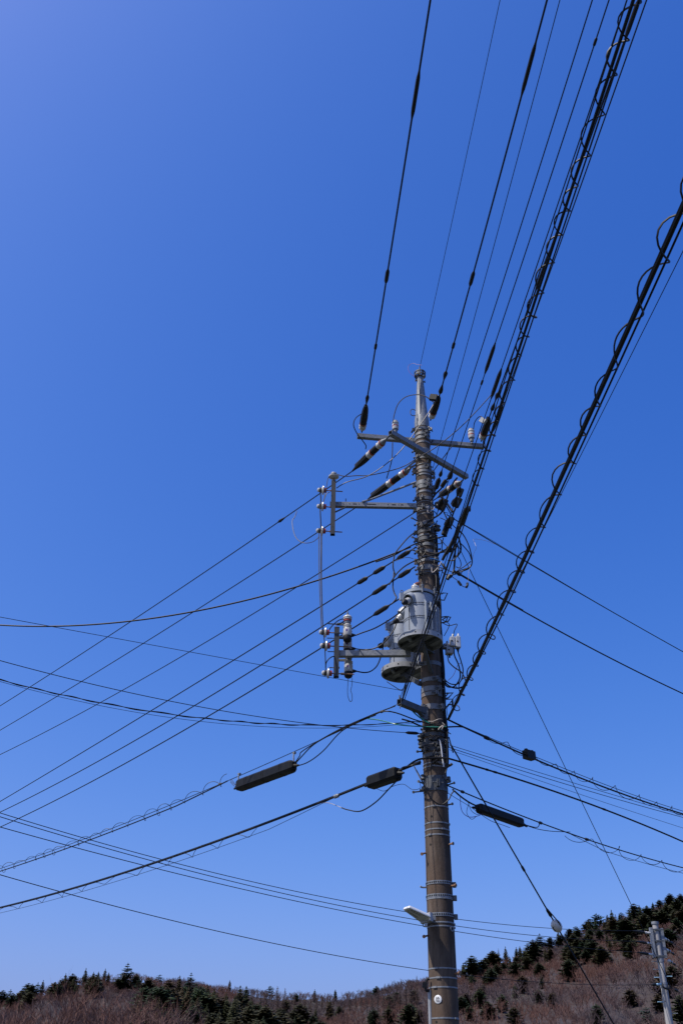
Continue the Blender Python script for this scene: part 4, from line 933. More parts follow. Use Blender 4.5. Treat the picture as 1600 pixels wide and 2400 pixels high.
for a_, b_ in (((512, 1840), (520, 1836)), ((890, 1669), (898, 1666))): sleeve(w, pm1, a_, b_, .02, 'dull_steel', 'clamp')
n0 = near_i(pm1, (540, 1828)); pc = [p - Z * (.06 * min(1, (i - n0) / 6)) for i, p in enumerate(pm1) if i >= n0]
w = wire('telephone_cable', 'upper telephone cable with a loose spiral, falling to the left edge', 'telephone cable', pc, .010)
helix([p + Z * .04 for p in pc], .07, .46, .0045, 'cable_black', w, 'spiral_hanger', .0, 1, 21)
closure('long black ribbed splice closure hanging from a wire left of the pole', pm1, None, (558, 1843), (690, 1794), .075, .085, 0, .11, 3)
h_ = pm1[-1] - pm1[0]; NB = Vector((h_.y, -h_.x, 0)).normalized()
for pts, r, m, lb in ((((690, 1792), (705, 1775), (735, 1745), (780, 1719), (840, 1690), (905, 1667), (975, 1688), (1010, 1697), (1040, 1700)), .009, 'cable_black', 'dark cable sagging from the long closure up to the cable arm and pole'),
                     (((690, 1797), (722, 1786), (757, 1760), (800, 1714), (850, 1688), (880, 1676)), .008, 'cable_black', 'lower drooping cable from the long closure'),
                     (((690, 1790), (702, 1772), (712, 1758), (790, 1712), (870, 1676), (925, 1655)), .008, 'cable_black', 'upper cable from the long closure following the messenger wire'),
                     (((860, 1684), (890, 1688), (930, 1698), (970, 1702), (1020, 1704), (1045, 1703)), .008, 'cable_green', 'green cable crossing the pole below the short square arm')):
    cable('telephone_cable', lb, 'telephone cable', [on_plane(p, Pm, NB) if p[0] < 940 else np_(p, -.22) for p in pts], r, m)
for k, (x0, y0) in enumerate(((540, 1829), (540, 1833), (542, 1826))):
    cable('pigtail', f'{("upper", "lower", "middle")[k]} thin pigtail entering the left end of the long closure', 'cable', [on_plane(p, Pm, NB) for p in ((x0, y0), (549, y0 + 9), (556, 1838 + 4 * k))], .004)
P0 = np_((985, 1786), -.18)
pb = span3(P0, (500, 1975), lvl((0, 2128), P0.z - .2), 0, 2.4, 130)
i0 = near_i(pb, (872, 1832))
w = wire('telephone_cable', 'lower thick telephone cable falling to the left edge, spiral below it', 'telephone cable', pb, .0155)
helix([p - Z * .05 for p in pb[i0:]], .055, .9, .0045, 'cable_black', w, 'spiral_hanger', .09, 1, 5); MB().tube([p + Z * .02 for p in pb], .006, 5).build('messenger_wire', 'cable_black', w, True)
MB().tube([p - Z * .11 * min(1, i / 7) for i, p in enumerate(pb[near_i(pb, (790, 1860)):])], .004, 5).build('lashing_wire', 'cable_black', w, True)
sleeve(w, pb, (780, 1863), (792, 1858), .03, 'galvanised', 'clamp')
closure('short black splice closure on the thick cable close to the pole', pb, None, (866, 1836), (934, 1812), .085, .085, 0, 0)
hb = pb[-1] - pb[0]; NB2 = Vector((hb.y, -hb.x, 0)).normalized()
for pts, r, m, lb in ((((934, 1815), (942, 1800), (960, 1795), (985, 1790)), .012, 'cable_black', 'short cable from the short closure to the pole, lower one'),
                     (((934, 1806), (950, 1799), (970, 1785), (990, 1778), (1030, 1776), (1052, 1778)), .013, 'cable_black', 'cable from the short closure passing round the front of the pole'),
                     (((934, 1825), (910, 1850), (880, 1880), (845, 1901), (815, 1898), (800, 1893)), .009, 'cable_black', 'cable loop hanging below the short black closure'),
                     (((800, 1893), (788, 1888), (770, 1882), (745, 1882)), .0045, 'aluminium_wire', 'thin pale wire continuing from the hanging cable loop'),
                     (((881, 1848), (900, 1854), (920, 1843), (945, 1838), (965, 1850), (984, 1847), (983, 1830)), .0035, 'cable_black', 'thin curly wire below the short closure'),
                     (((975, 1805), (985, 1824), (998, 1850), (1010, 1872), (1032, 1886), (1050, 1875), (1058, 1860), (1065, 1853)), .009, 'cable_black', 'black cable looping across the front of the pole under the closure'),
                     (((970, 1796), (978, 1812), (986, 1828)), .008, 'aluminium_wire', 'pale spiral tube beside the pole near the short closure')):
    cable('telephone_cable', lb, 'telephone cable', [on_plane(p, P0, NB2) if p[0] < 955 else np_(p, -.24) for p in pts], r, m)
cable('power_cable', 'heavy sagging cable running level to the left edge, highest of the left cables there', 'power cable', span3(np_((962, 1282), -.13), (520, 1420), lvl((0, 1465), np_((962, 1282), -.13).z - .25), 0, 1.6, 50), .0125, per=1)
# ---- thin service wires to the left, coming nearer
def service(lb, p0, dy, pm, p1, drop, r, m='cable_black', name='service_wire', cat='service wire', t1=1.4, twist=False):
    P0 = np_(p0, dy); pa = span3(P0, pm, lvl(p1, P0.z - drop), 0, t1, 100)
    w = wire(name, lb, cat, pa, r, m)
    if twist: helix(pa, r * 1.9, .5, r, m, w, 'twisted_strand', 0, 1, 2)
    return w, pa
service('thin wire from the lower transformer rising gently to the left edge', (944, 1619), .0, (500, 1538), (0, 1446), .3, .0036)
w, pa = service('thin wire with a short black sleeve by the pole, rising to the left edge', (985, 1719), -.15, (408, 1645), (0, 1548), .3, .0045); sleeve(w, pa, (950, 1716), (981, 1719), .022)
service('twisted service wire sagging to the left edge', (988, 1690), -.15, (408, 1675), (0, 1593), .4, .0048, twist=True)
service('hair-thin wire just below the twisted service wire', (986, 1693), -.15, (380, 1679), (0, 1597), .4, .0028)

# ================================================================== wires receding to the right
def rightw(lb, p0, dy, pm, p1, drop, r, m='cable_black', t1=2.2, name='service_wire', cat='service wire', group=None):
    P0 = np_(p0, dy); pa = span3(P0, pm, lvl(p1, P0.z - drop), 0, t1, 110); return wire(name, lb, cat, pa, r, m, group), pa
w, pa = rightw('upper slanting wire falling from the pole to the right edge', (1046, 1206), -.06, (1229, 1315), (1600, 1528), .2, .0085)
MB().tube([p + Z * .03 * min(1, i / 8) * max(0, 1 - i / 40) for i, p in enumerate(pa[:42])], .004, 5).build('loose_strand', 'cable_black', w, True)
w, pa = rightw('lower thicker wire falling from the cable tangle to the right edge', (1062, 1338), -.06, (1191, 1413), (1600, 1626), .2, .0115)
sleeve(w, pa, (1064, 1339), (1080, 1350), .028, prof=DROP[::-1]); MB().tube([p + Z * .02 for p in pa[:14]], .006, 5).build('strand', 'cable_black', w, True)
w, pa = rightw('uppermost telephone cable right of the pole, spiral-wound with a small box', (1048, 1686), -.12, (1353, 1821), (1600, 1908), .2, .0125, name='telephone_cable', cat='telephone cable')
MB().tube([p + Z * .05 * math.sin(min(1, i / 26) * 1.57) for i, p in enumerate(pa)], .005, 5).build('messenger_wire', 'cable_black', w, True); helix([p + Z * .02 for p in pa], .058, .52, .005, 'cable_black', w, 'spiral_hanger', .07, 1, 4)
sleeve(w, pa, (1136, 1718), (1150, 1726), .028, 'rubber', 'clamp')
hC = pa[-1] - pa[0]; NC = Vector((hC.y, -hC.x, 0)).normalized(); c = on_plane((1239, 1770), pa[0], NC); d, s, u = basis(hC)
o = thing('terminal_box', 'small black box hanging on the uppermost telephone cable at the right', 'terminal box', c - u * .07)
MB().box(c, (d, s, u), (.095, .05, .062)).build('case', 'box_black', o)
for t in (-.06, .07): MB().box(c + d * t + u * .07, (d, s, u), (.018, .02, .016)).build('clip', 'rubber', o)
cable('telephone_cable', 'dark cable joining the uppermost right telephone cable to the pole from the left', 'telephone cable', [on_plane(p, pa[0], NC) for p in ((1046, 1704), (1070, 1703), (1085, 1704), (1098, 1709))], .011)
rightw('thin wire, upper of the pair between the right telephone cables', (1052, 1746), -.12, (1300, 1822), (1600, 1911), .2, .0038, name='telephone_wire', cat='telephone wire')
rightw('thin wire, lower of the pair between the right telephone cables', (1052, 1752), -.12, (1250, 1815), (1600, 1916), .2, .0045, name='telephone_wire', cat='telephone wire')
rightw('hair-thin wire just above the middle telephone cable on the right', (1052, 1757), -.12, (1300, 1842), (1600, 1941), .2, .0030, name='telephone_wire', cat='telephone wire')
w, pa = rightw('middle telephone cable right of the pole, plain and thick', (1048, 1777), -.12, (1227, 1831), (1600, 1973), .2, .0125, name='telephone_cable', cat='telephone cable')
for a_, b_ in (((1138, 1798), (1146, 1801)), ((1156, 1804), (1166, 1808)), ((1408, 1900), (1418, 1904))): sleeve(w, pa, a_, b_, .017, 'rubber', 'clamp')
w, pl = rightw('lowest telephone line right of the pole, carrying a long black closure', (1046, 1840), -.14, (1264, 1928), (1600, 2034), .2, .0085, name='telephone_cable', cat='telephone cable')
helix([p - Z * .03 for p in pl], .075, .68, .0045, 'cable_black', w, 'spiral_hanger', .215, 1, 9)
MB().tube([p - Z * .09 * min(1, i / 8) for i, p in enumerate(pl[near_i(pl, (1335, 1948)):])], .004, 5).build('lashing_wire', 'cable_black', w, True)
for a_, b_ in (((1079, 1855), (1087, 1858)), ((1262, 1926), (1270, 1930)), ((1372, 1958), (1382, 1961))): sleeve(w, pl, a_, b_, .021, 'post_steel', 'clamp')
closure('long black splice closure slung under the lowest right telephone line', pl, None, (1118, 1893), (1223, 1930), .055, .06, 0, 0, 0)
hl = pl[-1] - pl[0]; NL = Vector((hl.y, -hl.x, 0)).normalized()
for pts, r, m, lb in ((((1060, 1850), (1078, 1866), (1098, 1880), (1118, 1890)), .011, 'cable_black', 'cable entering the left end of the slung closure'),
                     (((1223, 1930), (1240, 1936), (1258, 1939), (1264, 1930)), .006, 'cable_black', 'short bent rod from the slung closure up to its line'),
                     (((1223, 1931), (1255, 1942), (1290, 1948), (1335, 1950)), .005, 'cable_black', 'thin cable drooping beyond the slung closure'),
                     (((1078, 1868), (1079, 1890), (1085, 1906), (1100, 1915), (1120, 1912), (1130, 1906)), .0045, 'cable_violet', 'thin violet loop left of the slung closure'),
                     (((1098, 1882), (1093, 1905), (1104, 1920), (1115, 1914)), .0035, 'cable_black', 'outer thin black loop left of the slung closure'),
                     (((1096, 1880), (1104, 1900), (1118, 1909), (1130, 1904)), .0035, 'cable_black', 'inner thin black loop left of the slung closure'),
                     (((1048, 1858), (1070, 1872), (1100, 1890), (1125, 1908), (1150, 1924), (1178, 1934), (1194, 1940)), .0035, 'cable_black', 'thin wire trailing below the slung closure')):
    cable('pigtail', lb, 'cable', [on_plane(p, pl[0], NL) for p in pts], r, m)

# ================================================================== guys
def guy(lb, p0, dy, p1, Y1, r, ext):
    P0 = np_(p0, dy); P1 = at_y(p1, Y1); t = (P0.z) / (P0.z - P1.z); pa = span(P0, P1, .0, 0, t * 1.0, 60); return wire('guy_wire', lb, 'guy wire', pa, r, 'cable_black'), pa
w, gp = guy('thick guy wire with a white egg insulator, running down to the bottom right', (1054, 1742), -.10, (1437, 2400), PY + 1.3, .010, 1)
sleeve(w, gp, (1281, 2128), (1293, 2150), .02, 'rubber'); sleeve(w, gp, (1217, 2030), (1226, 2046), .017)
w2, gp2 = guy('thin guy wire crossing the right telephone cables and reaching the hill', (1068, 1268), .1, (1600, 2374), PY + 3.4, .0058, 1)
c = along(gp, (1308, 2168), (1308, 2169), 1)[0]; gd = (gp[-1] - gp[0]).normalized(); d, s, u = basis(gd)
eg = thing('guy_insulator', 'white egg-shaped insulator on the thick guy wire in front of the hill', 'insulator', c)
MB().lathe(c - gd * .085, gd, [(0, .02), (.015, .045), (.045, .066), (.085, .072), (.125, .064), (.155, .04), (.17, .018)], 18).build('egg', 'porcelain', eg, True)
MB().ring(c, .060, .0745, .014, 20, s).build('groove', 'cable_black', eg, True)
MB().tube(smoothpath([c - gd * .28 + u * .0, c - gd * .12 + s * .05, c - gd * .02 + s * .075, c + gd * .06 + s * .03], 5), .008, 6).build('wire_loop', 'cable_black', eg, True)

# ================================================================== jumpers and the cable tangle
J = 'jumper wires around the pole top'
def jump(lb, pts, r, m, k=None, dy=-.1):
    P = []
    for p in pts:
        if isinstance(p, Vector): P.append(p)
        else: P.append(np_(q(k, p[0], p[1]), p[2] if len(p) > 2 else dy))
    return cable('jumper_wire', lb, 'jumper wire', P, r, m, None, J)
jump('black jumper curving left of the upper crossarm end', [(245, 530, -.25), (190, 570, -.3), (172, 630, -.3), (205, 705, -.25), (245, 755, -.2), (275, 800, -.15), (272, 830, -.1)], .008, 'cable_black', 1)
jump('pale jumper arching from the left pin insulator over to the pole cap', [(500, 612, -.05), (512, 540, -.1), (545, 450, -.2), (610, 392, -.3), (700, 374, -.4), (770, 388, -.45), (840, 438, -.45)], .0085, 'cable_grey', 1)
jump('pale jumper crossing in front of the pole cap, longest one, down to the upright post', [(880, 380, -.5), (800, 520, -.5), (700, 665, -.45), (600, 800, -.4), (500, 905, -.35), (380, 1000, -.3), (270, 1062, -.28), (130, 1100, -.25), (70, 1128, -.2), (30, 1155, -.15)], .0075, 'cable_grey', 1)
jump('grey jumper from the wire bundle over the slanting arm to the post insulator', [(1355, 335, -.9), (1240, 465, -.8), (1070, 640, -.7), (860, 812, -.5), (700, 905, -.4), (600, 968, -.35), (470, 1012, -.3), (300, 1048, -.25), (200, 1050, -.2), (100, 1056, -.15), (25, 1036, -.1)], .0075, 'cable_grey', 1)
jump('black jumper dropping from the left pin insulator to the lower strain insulator', [(497, 775, .0), (496, 850, -.05), (490, 920, -.1), (470, 1000, -.15), (447, 1075, -.1)], .0085, 'cable_black', 1)
jump('short black jumper from the right pin insulator to the crossarm end', [(1172, 660, .15), (1180, 610, .1), (1205, 570, .0), (1232, 556, -.1), (1260, 575, -.2)], .008, 'cable_black', 1)
jump('short jumper loop under the right crossarm end', [(1262, 760, .0), (1275, 820, -.1), (1300, 840, -.2)], .007, 'cable_black', 1)
jump('small wire loop left of the pole cap', [(688, 505, -.1), (660, 495, -.15), (646, 515, -.15), (655, 545, -.15), (690, 550, -.1)], .007, 'cable_grey', 1)
Y3r = Y3 - PY; Y4r = Y4 - PY
jump('thin wire from the post top insulator down to the disc insulators', [(470, 150, Y3r), (435, 200, Y3r - .04), (420, 270, Y3r - .05), (405, 370, Y3r - .05), (385, 450, Y3r - .05), (370, 490, Y3r - .05)], .006, 'cable_grey', 2)
jump('thin wire bending round the upright post to the middle disc insulator', [(455, 358, Y3r - .05), (420, 375, Y3r - .05), (400, 415, Y3r - .05), (380, 475, Y3r - .05)], .006, 'cable_grey', 2)
jump('left black wire of the upright group linking the disc insulators', [(347, 380, Y3r - .05), (352, 450, Y3r - .05), (345, 560, Y3r - .05), (350, 690, Y3r - .05), (356, 800, Y3r - .05)], .010, 'cable_black', 2)
jump('loop of grey wire hanging left of the upright post', [(75, 580, Y3r + .2), (55, 640, Y3r + .2), (25, 690, Y3r + .2), (32, 780, Y3r + .15), (60, 870, Y3r + .1), (110, 925, Y3r + .05), (180, 945, Y3r), (260, 930, Y3r), (315, 890, Y3r), (328, 870, Y3r)], .006, 'cable_grey', 2)
for lb, x0, x1, r in (('left', 330, 22, .0075), ('right', 352, 34, .0075), ('middle', 364, 36, .0065)):
    a, b_ = q(2, x0, 830), q(4, x1 + 108, 515)
    jump(f'long upright grey wire between the two posts, {lb} one of three', [np_(a, Y3r - .05), np_(((a[0] + b_[0]) / 2 - 2, (a[1] + b_[1]) / 2), (Y3r + Y4r) / 2 - .05), np_(b_, Y4r - .05)], r, 'cable_grey')
jump('wire joining the disc insulators beside the cutouts', [(190, 590, Y4r - .05), (215, 800, Y4r - .05), (235, 960, Y4r - .05), (248, 1150, Y4r - .05), (260, 1400, Y4r - .05), (268, 1650, Y4r - .05), (275, 1830, Y4r - .05)], .008, 'cable_black', 26)
jump('black wire curving up from the lowest disc insulator to the cutout post', [(268, 1700, Y4r - .05), (280, 1580, Y4r - .08), (340, 1480, Y4r - .1), (430, 1410, Y4r - .08), (510, 1390, Y4r - .04)], .008, 'cable_black', 26)
jump('black wire from the top cutout curving to the uppermost disc insulator', [(800, 355, Y4r), (690, 372, Y4r - .06), (580, 430, Y4r - .08), (480, 520, Y4r - .08), (400, 610, Y4r - .06), (355, 690, Y4r)], .008, 'cable_black', 26)
jump('black wire leaving the top cutout towards the left wires', [(800, 400, Y4r), (720, 460, Y4r - .05), (620, 500, Y4r - .05), (480, 500, Y4r - .03), (340, 490, Y4r)], .009, 'cable_black', 26)
jump('thin looped earth wire hanging below the lowest cutout', [(885, 1985, Y4r + .2), (880, 2150, Y4r + .2), (872, 2330, Y4r + .2), (880, 2480, Y4r + .2), (920, 2600, Y4r + .2), (960, 2640, Y4r + .2), (1000, 2580, Y4r + .2), (990, 2430, Y4r + .2), (960, 2330, Y4r + .2), (990, 2200, Y4r + .2), (1000, 1990, Y4r + .2)], .0045, 'cable_grey', 26)
C1 = CUT[0][0] + Z * CUT[0][1] * .22 + Vector((.12, 0, 0)); C2 = CUT[1][0] + Z * CUT[1][1] * .22 + Vector((.12, 0, 0)); C3 = CUT[2][0] + Z * CUT[2][1] * .22 + Vector((.12, 0, 0))
y1f = Y1t - PY - .35
jump('black lead from the uppermost cutout to the front bushing of the upper transformer', [C1, np_(q(4, 500, 562), -.2), np_(q(4, 620, 518), -.35), np_(q(4, 740, 450), -.6), np_(q(4, 840, 380), y1f), np_(q(4, 905, 318), y1f - .05)], .0095, 'cable_black')
jump('black lead from the middle cutout to the side bushing of the upper transformer', [C2, np_(q(4, 520, 716), -.3), np_(q(4, 600, 708), -.35), np_(q(4, 680, 670), -.4), np_(q(4, 750, 600), -.45), np_(q(4, 800, 520), -.45), np_(q(4, 826, 445), -.44)], .0095, 'cable_black')
jump('black lead from the lowest cutout curving up to the lower transformer', [C3, np_(q(4, 520, 926), .1), np_(q(4, 580, 915), .15), np_(q(4, 635, 870), .25), np_(q(4, 668, 800), .3), np_(q(4, 690, 720), .32), np_(q(4, 697, 650), .3), np_(q(4, 712, 606), .3)], .0095, 'cable_black')
T = 'cables tangled on the right of the pole'
def tang(lb, k, pts, r, m='cable_black', name='tangled_cable'):
    return cable(name, lb, 'cable', [np_(q(k, p[0], p[1]), p[2] if len(p) > 2 else -.16) for p in pts], r, m, None, T)
tang('thick cable sweeping from the pole front down to the left in a wide loop', 3, [(700, 505, -.16), (600, 575, -.2), (500, 650, -.25), (400, 730, -.28), (310, 830, -.28), (245, 915, -.26), (222, 990, -.25), (212, 1080, -.25), (225, 1150, -.25), (246, 1195, -.25)], .0105)
tang('pale-topped thick cable crossing the pole front, upper one', 3, [(0, 1030, -.25), (120, 990, -.25), (240, 940, -.25), (360, 870, -.24), (480, 810, -.22), (600, 775, -.2), (720, 748, -.2), (800, 725, -.2), (870, 715, -.18)], .011, 'cable_black')
tang('pale-topped thick cable crossing the pole front, lower one', 3, [(165, 1307, -.3), (210, 1240, -.28), (260, 1170, -.26), (340, 1095, -.24), (440, 1035, -.22), (560, 985, -.2), (680, 948, -.2), (780, 920, -.2), (850, 905, -.18)], .011, 'cable_black')
tang('thick cable rising from the lower splice to the loop left of the pole', 4, [(795, 0, -.25), (790, 60, -.26), (785, 140, -.28), (800, 200, -.3), (818, 240, -.34), (780, 290, -.34), (760, 300, -.34)], .0105)
tang('thin grey wire arching left of the bands', 3, [(240, 1020, -.2), (330, 985, -.2), (400, 975, -.2), (460, 992, -.16)], .004, 'cable_grey')
tang('bright blue cable end looping on the upper bands', 21, [(95, 925, -.2), (170, 925, -.2), (230, 970, -.2), (290, 1050, -.18)], .009, 'cable_blue')
tang('bright blue cable end looping on the lower bands', 22, [(430, 825, -.2), (520, 832, -.2), (600, 858, -.2), (650, 885, -.18)], .009, 'cable_blue')
tang('blue cable beside the dark box on the pole', 22, [(590, 10, -.18), (560, 50, -.2), (500, 90, -.2), (430, 150, -.18)], .012, 'cable_blue')
tang('pale bent rod on the lower bands', 22, [(470, 1010, -.2), (480, 1120, -.22), (550, 1080, -.22), (640, 960, -.2), (680, 890, -.18)], .007, 'aluminium_wire')
tang('pale bent rod on the upper bands', 3, [(640, 350, -.2), (640, 425, -.2), (690, 400, -.2), (720, 365, -.18)], .007, 'aluminium_wire')
tang('pale thin loop lying on the dark upper bands', 3, [(535, 590, -.18), (560, 545, -.2), (620, 522, -.2), (690, 510, -.18)], .006, 'aluminium_wire')
tang('grey cable bending across the pole under the bands', 22, [(100, 570, -.2), (260, 640, -.2), (420, 690, -.2), (560, 705, -.2), (700, 680, -.18)], .007, 'cable_grey')
tang('slack black cable hanging right of the pole, outermost loop', 18, [(30, 690, -.3), (75, 740, -.3), (110, 810, -.3), (128, 880, -.3), (132, 930, -.3), (110, 965, -.28), (60, 985, -.25), (10, 1000, -.2)], .009)
tang('slack black cable hanging right of the pole, second loop', 18, [(40, 780, -.3), (80, 820, -.3), (112, 860, -.3), (130, 910, -.3)], .008)
tang('black cable from the big loop back to the pole, upper strand', 22, [(1320, 880, -.3), (1230, 950, -.28), (1150, 1010, -.26), (1060, 1060, -.25), (990, 1120, -.22)], .007)
tang('black cable from the big loop back to the pole, middle strand', 22, [(1330, 950, -.3), (1280, 1010, -.28), (1180, 1050, -.26), (1080, 1080, -.25), (1000, 1130, -.22)], .007)
tang('black cable from the big loop back to the pole, lower strand', 22, [(1300, 1010, -.3), (1200, 1060, -.28), (1130, 1100, -.26), (1110, 1150, -.24)], .007)
tang('vertical black cable in the middle of the tangle', 22, [(960, 380, -.2), (985, 560, -.22), (970, 740, -.22), (965, 900, -.22), (950, 1060, -.2), (900, 1200, -.2), (850, 1240, -.2)], .016)
tang('black cable bulging right beside the vertical one', 22, [(1040, 340, -.25), (1075, 450, -.26), (1100, 590, -.26), (1085, 680, -.25), (1030, 760, -.24), (980, 780, -.22)], .014)
tang('black cable hanging in a long thin loop with pale tip', 22, [(1020, 760, -.24), (1070, 830, -.25), (1100, 910, -.25), (1100, 980, -.25), (1060, 1025, -.24), (1000, 1000, -.22)], .007)
tang('thick black cable end lying left in the tangle', 22, [(600, 770, -.1), (640, 700, -.14), (720, 650, -.16), (780, 630, -.18)], .014)
tang('dark cable from the tangle to the pole, with pale streak', 22, [(730, 790, -.2), (790, 700, -.24), (850, 610, -.26), (930, 470, -.28), (1000, 330, -.3)], .024)
tang('black cable crossing downwards from the pole to the tangle, upper', 21, [(470, 960, -.1), (560, 1150, -.14), (620, 1300, -.16), (690, 1447, -.18)], .010)
tang('grey pipe slanting out from the pole to the right', 21, [(400, 540, -.1), (480, 620, -.12), (600, 780, -.15), (720, 960, -.18)], .022, 'cable_grey')
tang('black cable parallel to the slanting grey pipe', 21, [(500, 740, -.1), (580, 860, -.12), (660, 1000, -.15), (740, 1130, -.18)], .009)
tang('thin black wire crossing the sky gap below the bands', 21, [(250, 850, -.1), (370, 910, -.12), (480, 970, -.14), (600, 1000, -.15)], .005)
tang('thin black wire leaving the pole towards the slanting cable', 21, [(370, 1130, -.1), (470, 1170, -.12), (580, 1225, -.14)], .006)
tang('thin black wire running down right from the middle sleeve', 21, [(700, 1310, -.2), (760, 1370, -.22), (840, 1440, -.24), (960, 1560, -.26)], .008)
tang('thin black wire curving down inside the tangle, left', 22, [(720, 380, -.15), (700, 480, -.16), (690, 600, -.16), (700, 650, -.15)], .008)
tang('thin black wire curving down inside the tangle, right', 22, [(690, 430, -.15), (740, 500, -.17), (800, 560, -.19)], .006)
tang('thin pale wire sprouting right of the tangle with a kink', 18, [(290, 800, .3), (220, 775, .2), (145, 765, -.2), (150, 790, -.25), (160, 825, -.28), (145, 860, -.3), (135, 900, -.3), (118, 950, -.3), (108, 1000, -.3), (104, 1060, -.28)], .0026, 'aluminium_wire')
tang('black cable with two fuse sleeves hanging below the tangle', 22, [(910, 1210, -.2), (960, 1250, -.22), (1020, 1290, -.24), (1060, 1340, -.26), (1110, 1400, -.26), (1180, 1435, -.26), (1240, 1400, -.28), (1250, 1350, -.28)], .006)
for lb, pts, r in (('inline fuse sleeve hanging on a thin cable below the tangle, left one', ((1040, 1310), (1060, 1340), (1105, 1400)), .020), ('inline fuse sleeve hanging on a thin cable below the tangle, right one', ((1240, 1350), (1240, 1400), (1215, 1450)), .020), ('stubby dark connector at the bottom of the tangle', ((870, 1180), (840, 1220), (810, 1270)), .028)):
    tang(lb, 22, [(x, y, -.25) for x, y in pts], r, 'rubber', 'connector')
tang('heavy low-voltage lead bending from the long-sleeved wire to the pole', 21, [(850, 0, -.6), (760, 110, -.5), (690, 250, -.45), (620, 400, -.4), (570, 560, -.36), (500, 720, -.32), (430, 940, -.28), (330, 1050, -.24), (170, 1150, -.2), (0, 1270, -.18)], .015)
tang('swollen splice on the heavy lead, nearest the pole', 21, [(545, 620, -.37), (480, 780, -.34), (420, 920, -.31)], .040, 'rubber', 'connector')
tang('heavy low-voltage lead entering the pole under the slanting arm', 21, [(600, 0, -.4), (530, 90, -.36), (450, 200, -.32), (400, 300, -.28), (250, 450, -.22), (120, 640, -.18)], .014)
tang('swollen splice on the lead under the slanting arm', 21, [(540, 70, -.38), (480, 150, -.36), (410, 260, -.32)], .034, 'rubber', 'connector')
tang('heavy lead hanging from the double splice right of the pole', 21, [(1010, 300, -.5), (960, 450, -.46), (880, 690, -.42), (810, 850, -.38), (750, 980, -.34), (700, 1130, -.3), (650, 1300, -.28), (560, 1447, -.24), (500, 1600, -.2)], .014)
tang('upper swollen half of the double splice right of the pole', 21, [(1000, 320, -.52), (960, 430, -.5), (920, 530, -.48)], .030, 'rubber', 'connector')
tang('lower swollen half of the double splice right of the pole', 21, [(930, 580, -.48), (880, 690, -.46), (810, 820, -.44)], .046, 'rubber', 'connector')
tang('ribbed splice half way down the hanging lead', 21, [(720, 1120, -.34), (680, 1250, -.32), (610, 1400, -.3)], .036, 'rubber', 'connector')
tang('dark swollen splice at the end of the pale-topped cable', 22, [(800, 130, -.26), (770, 210, -.25), (735, 310, -.24)], .046, 'rubber', 'connector')
tang('dark cable bundle running down beside the spiral-wound cable', 22, [(1120, 20, -.42), (1040, 190, -.4), (970, 340, -.36), (900, 480, -.32), (830, 620, -.28), (760, 740, -.24), (700, 860, -.2)], .022)
tang('dark cable from the bundle into the lower bands', 22, [(960, 600, -.28), (900, 740, -.26), (850, 860, -.24), (800, 1000, -.22), (740, 1160, -.2), (690, 1320, -.18)], .011)
tang('dark drooping cable between bundle and lowest splice', 22, [(1000, 500, -.3), (1050, 620, -.3), (1020, 760, -.28), (940, 860, -.26), (820, 860, -.22)], .009)
tang('thin dark wire from the lower bands to the lowest splice', 22, [(660, 900, -.16), (720, 1000, -.18), (800, 1060, -.2), (900, 1110, -.22), (990, 1130, -.22)], .007)
tang('thin dark wire dipping below the lower bands', 22, [(670, 1020, -.16), (700, 1110, -.18), (780, 1165, -.2), (900, 1180, -.22), (1000, 1160, -.22)], .007)
tang('stubby dark connector on the lower bands', 22, [(700, 940, -.2), (740, 1000, -.22), (770, 1050, -.22)], .020, 'rubber', 'connector')
rnd = random.Random(4)
for i in range(9):                                           # leftover ends bound to the bands
    y = 1215 + i * 15; x = 1005 + rnd.uniform(-20, 22)
    pts = [((x + rnd.uniform(-14, 14)), y + j * 5 + rnd.uniform(-6, 6), -.17 - .05 * math.sin(j)) for j in range(5)]
    cable('cable_offcut', f'short dark cable end bound to the bands, {ordinal(i + 1)} from the top', 'cable', [((p[0], p[1]), p[2]) for p in pts], .007, ('cable_black', 'cable_grey', 'cable_black')[i % 3], None, 'cable ends bound to the bands')
# leads of the switch boxes and loops beside the pole
tang('black lead looping from the switch boxes down to the spiral-wound cable, outer', 4, [(1370, 705, -.05), (1390, 760, -.08), (1412, 830, -.1), (1428, 900, -.12), (1418, 980, -.12), (1380, 1030, -.12), (1320, 1032, -.1), (1270, 1000, -.08), (1250, 960, -.06)], .009)
tang('black lead looping from the switch boxes, inner', 4, [(1345, 700, -.05), (1350, 770, -.08), (1385, 850, -.1), (1402, 930, -.12), (1395, 990, -.12), (1350, 1052, -.12), (1290, 1058, -.1), (1250, 1020, -.06)], .010)
tang('grey lead curving from the lower switch box to the spiral-wound cable', 4, [(1285, 770, -.05), (1300, 830, -.08), (1350, 880, -.1), (1410, 920, -.12), (1440, 970, -.14), (1450, 1000, -.15)], .009, 'cable_grey')
tang('thick lead joining the lone spiral-wound cable near the pole', 4, [(1255, 1010, -.08), (1310, 1055, -.1), (1380, 1070, -.14), (1430, 1055, -.16), (1465, 1040, -.2)], .011)
tang('thin wire angling between the pole rungs and the switch boxes, upper', 4, [(1240, 470, -.05), (1300, 495, -.08), (1372, 482, -.1), (1350, 540, -.1), (1335, 600, -.06)], .006)
tang('thin wire angling between the pole rungs and the switch boxes, lower', 4, [(1235, 440, -.05), (1290, 470, -.08), (1300, 500, -.08), (1255, 590, -.05)], .006)
tang('thin wire looping round the lone spiral-wound cable', 5, [(980, 150, -.3), (1040, 220, -.35), (1015, 330, -.35), (960, 400, -.3), (940, 380, -.28), (900, 370, -.25), (870, 420, -.2), (880, 510, -.18)], .005)
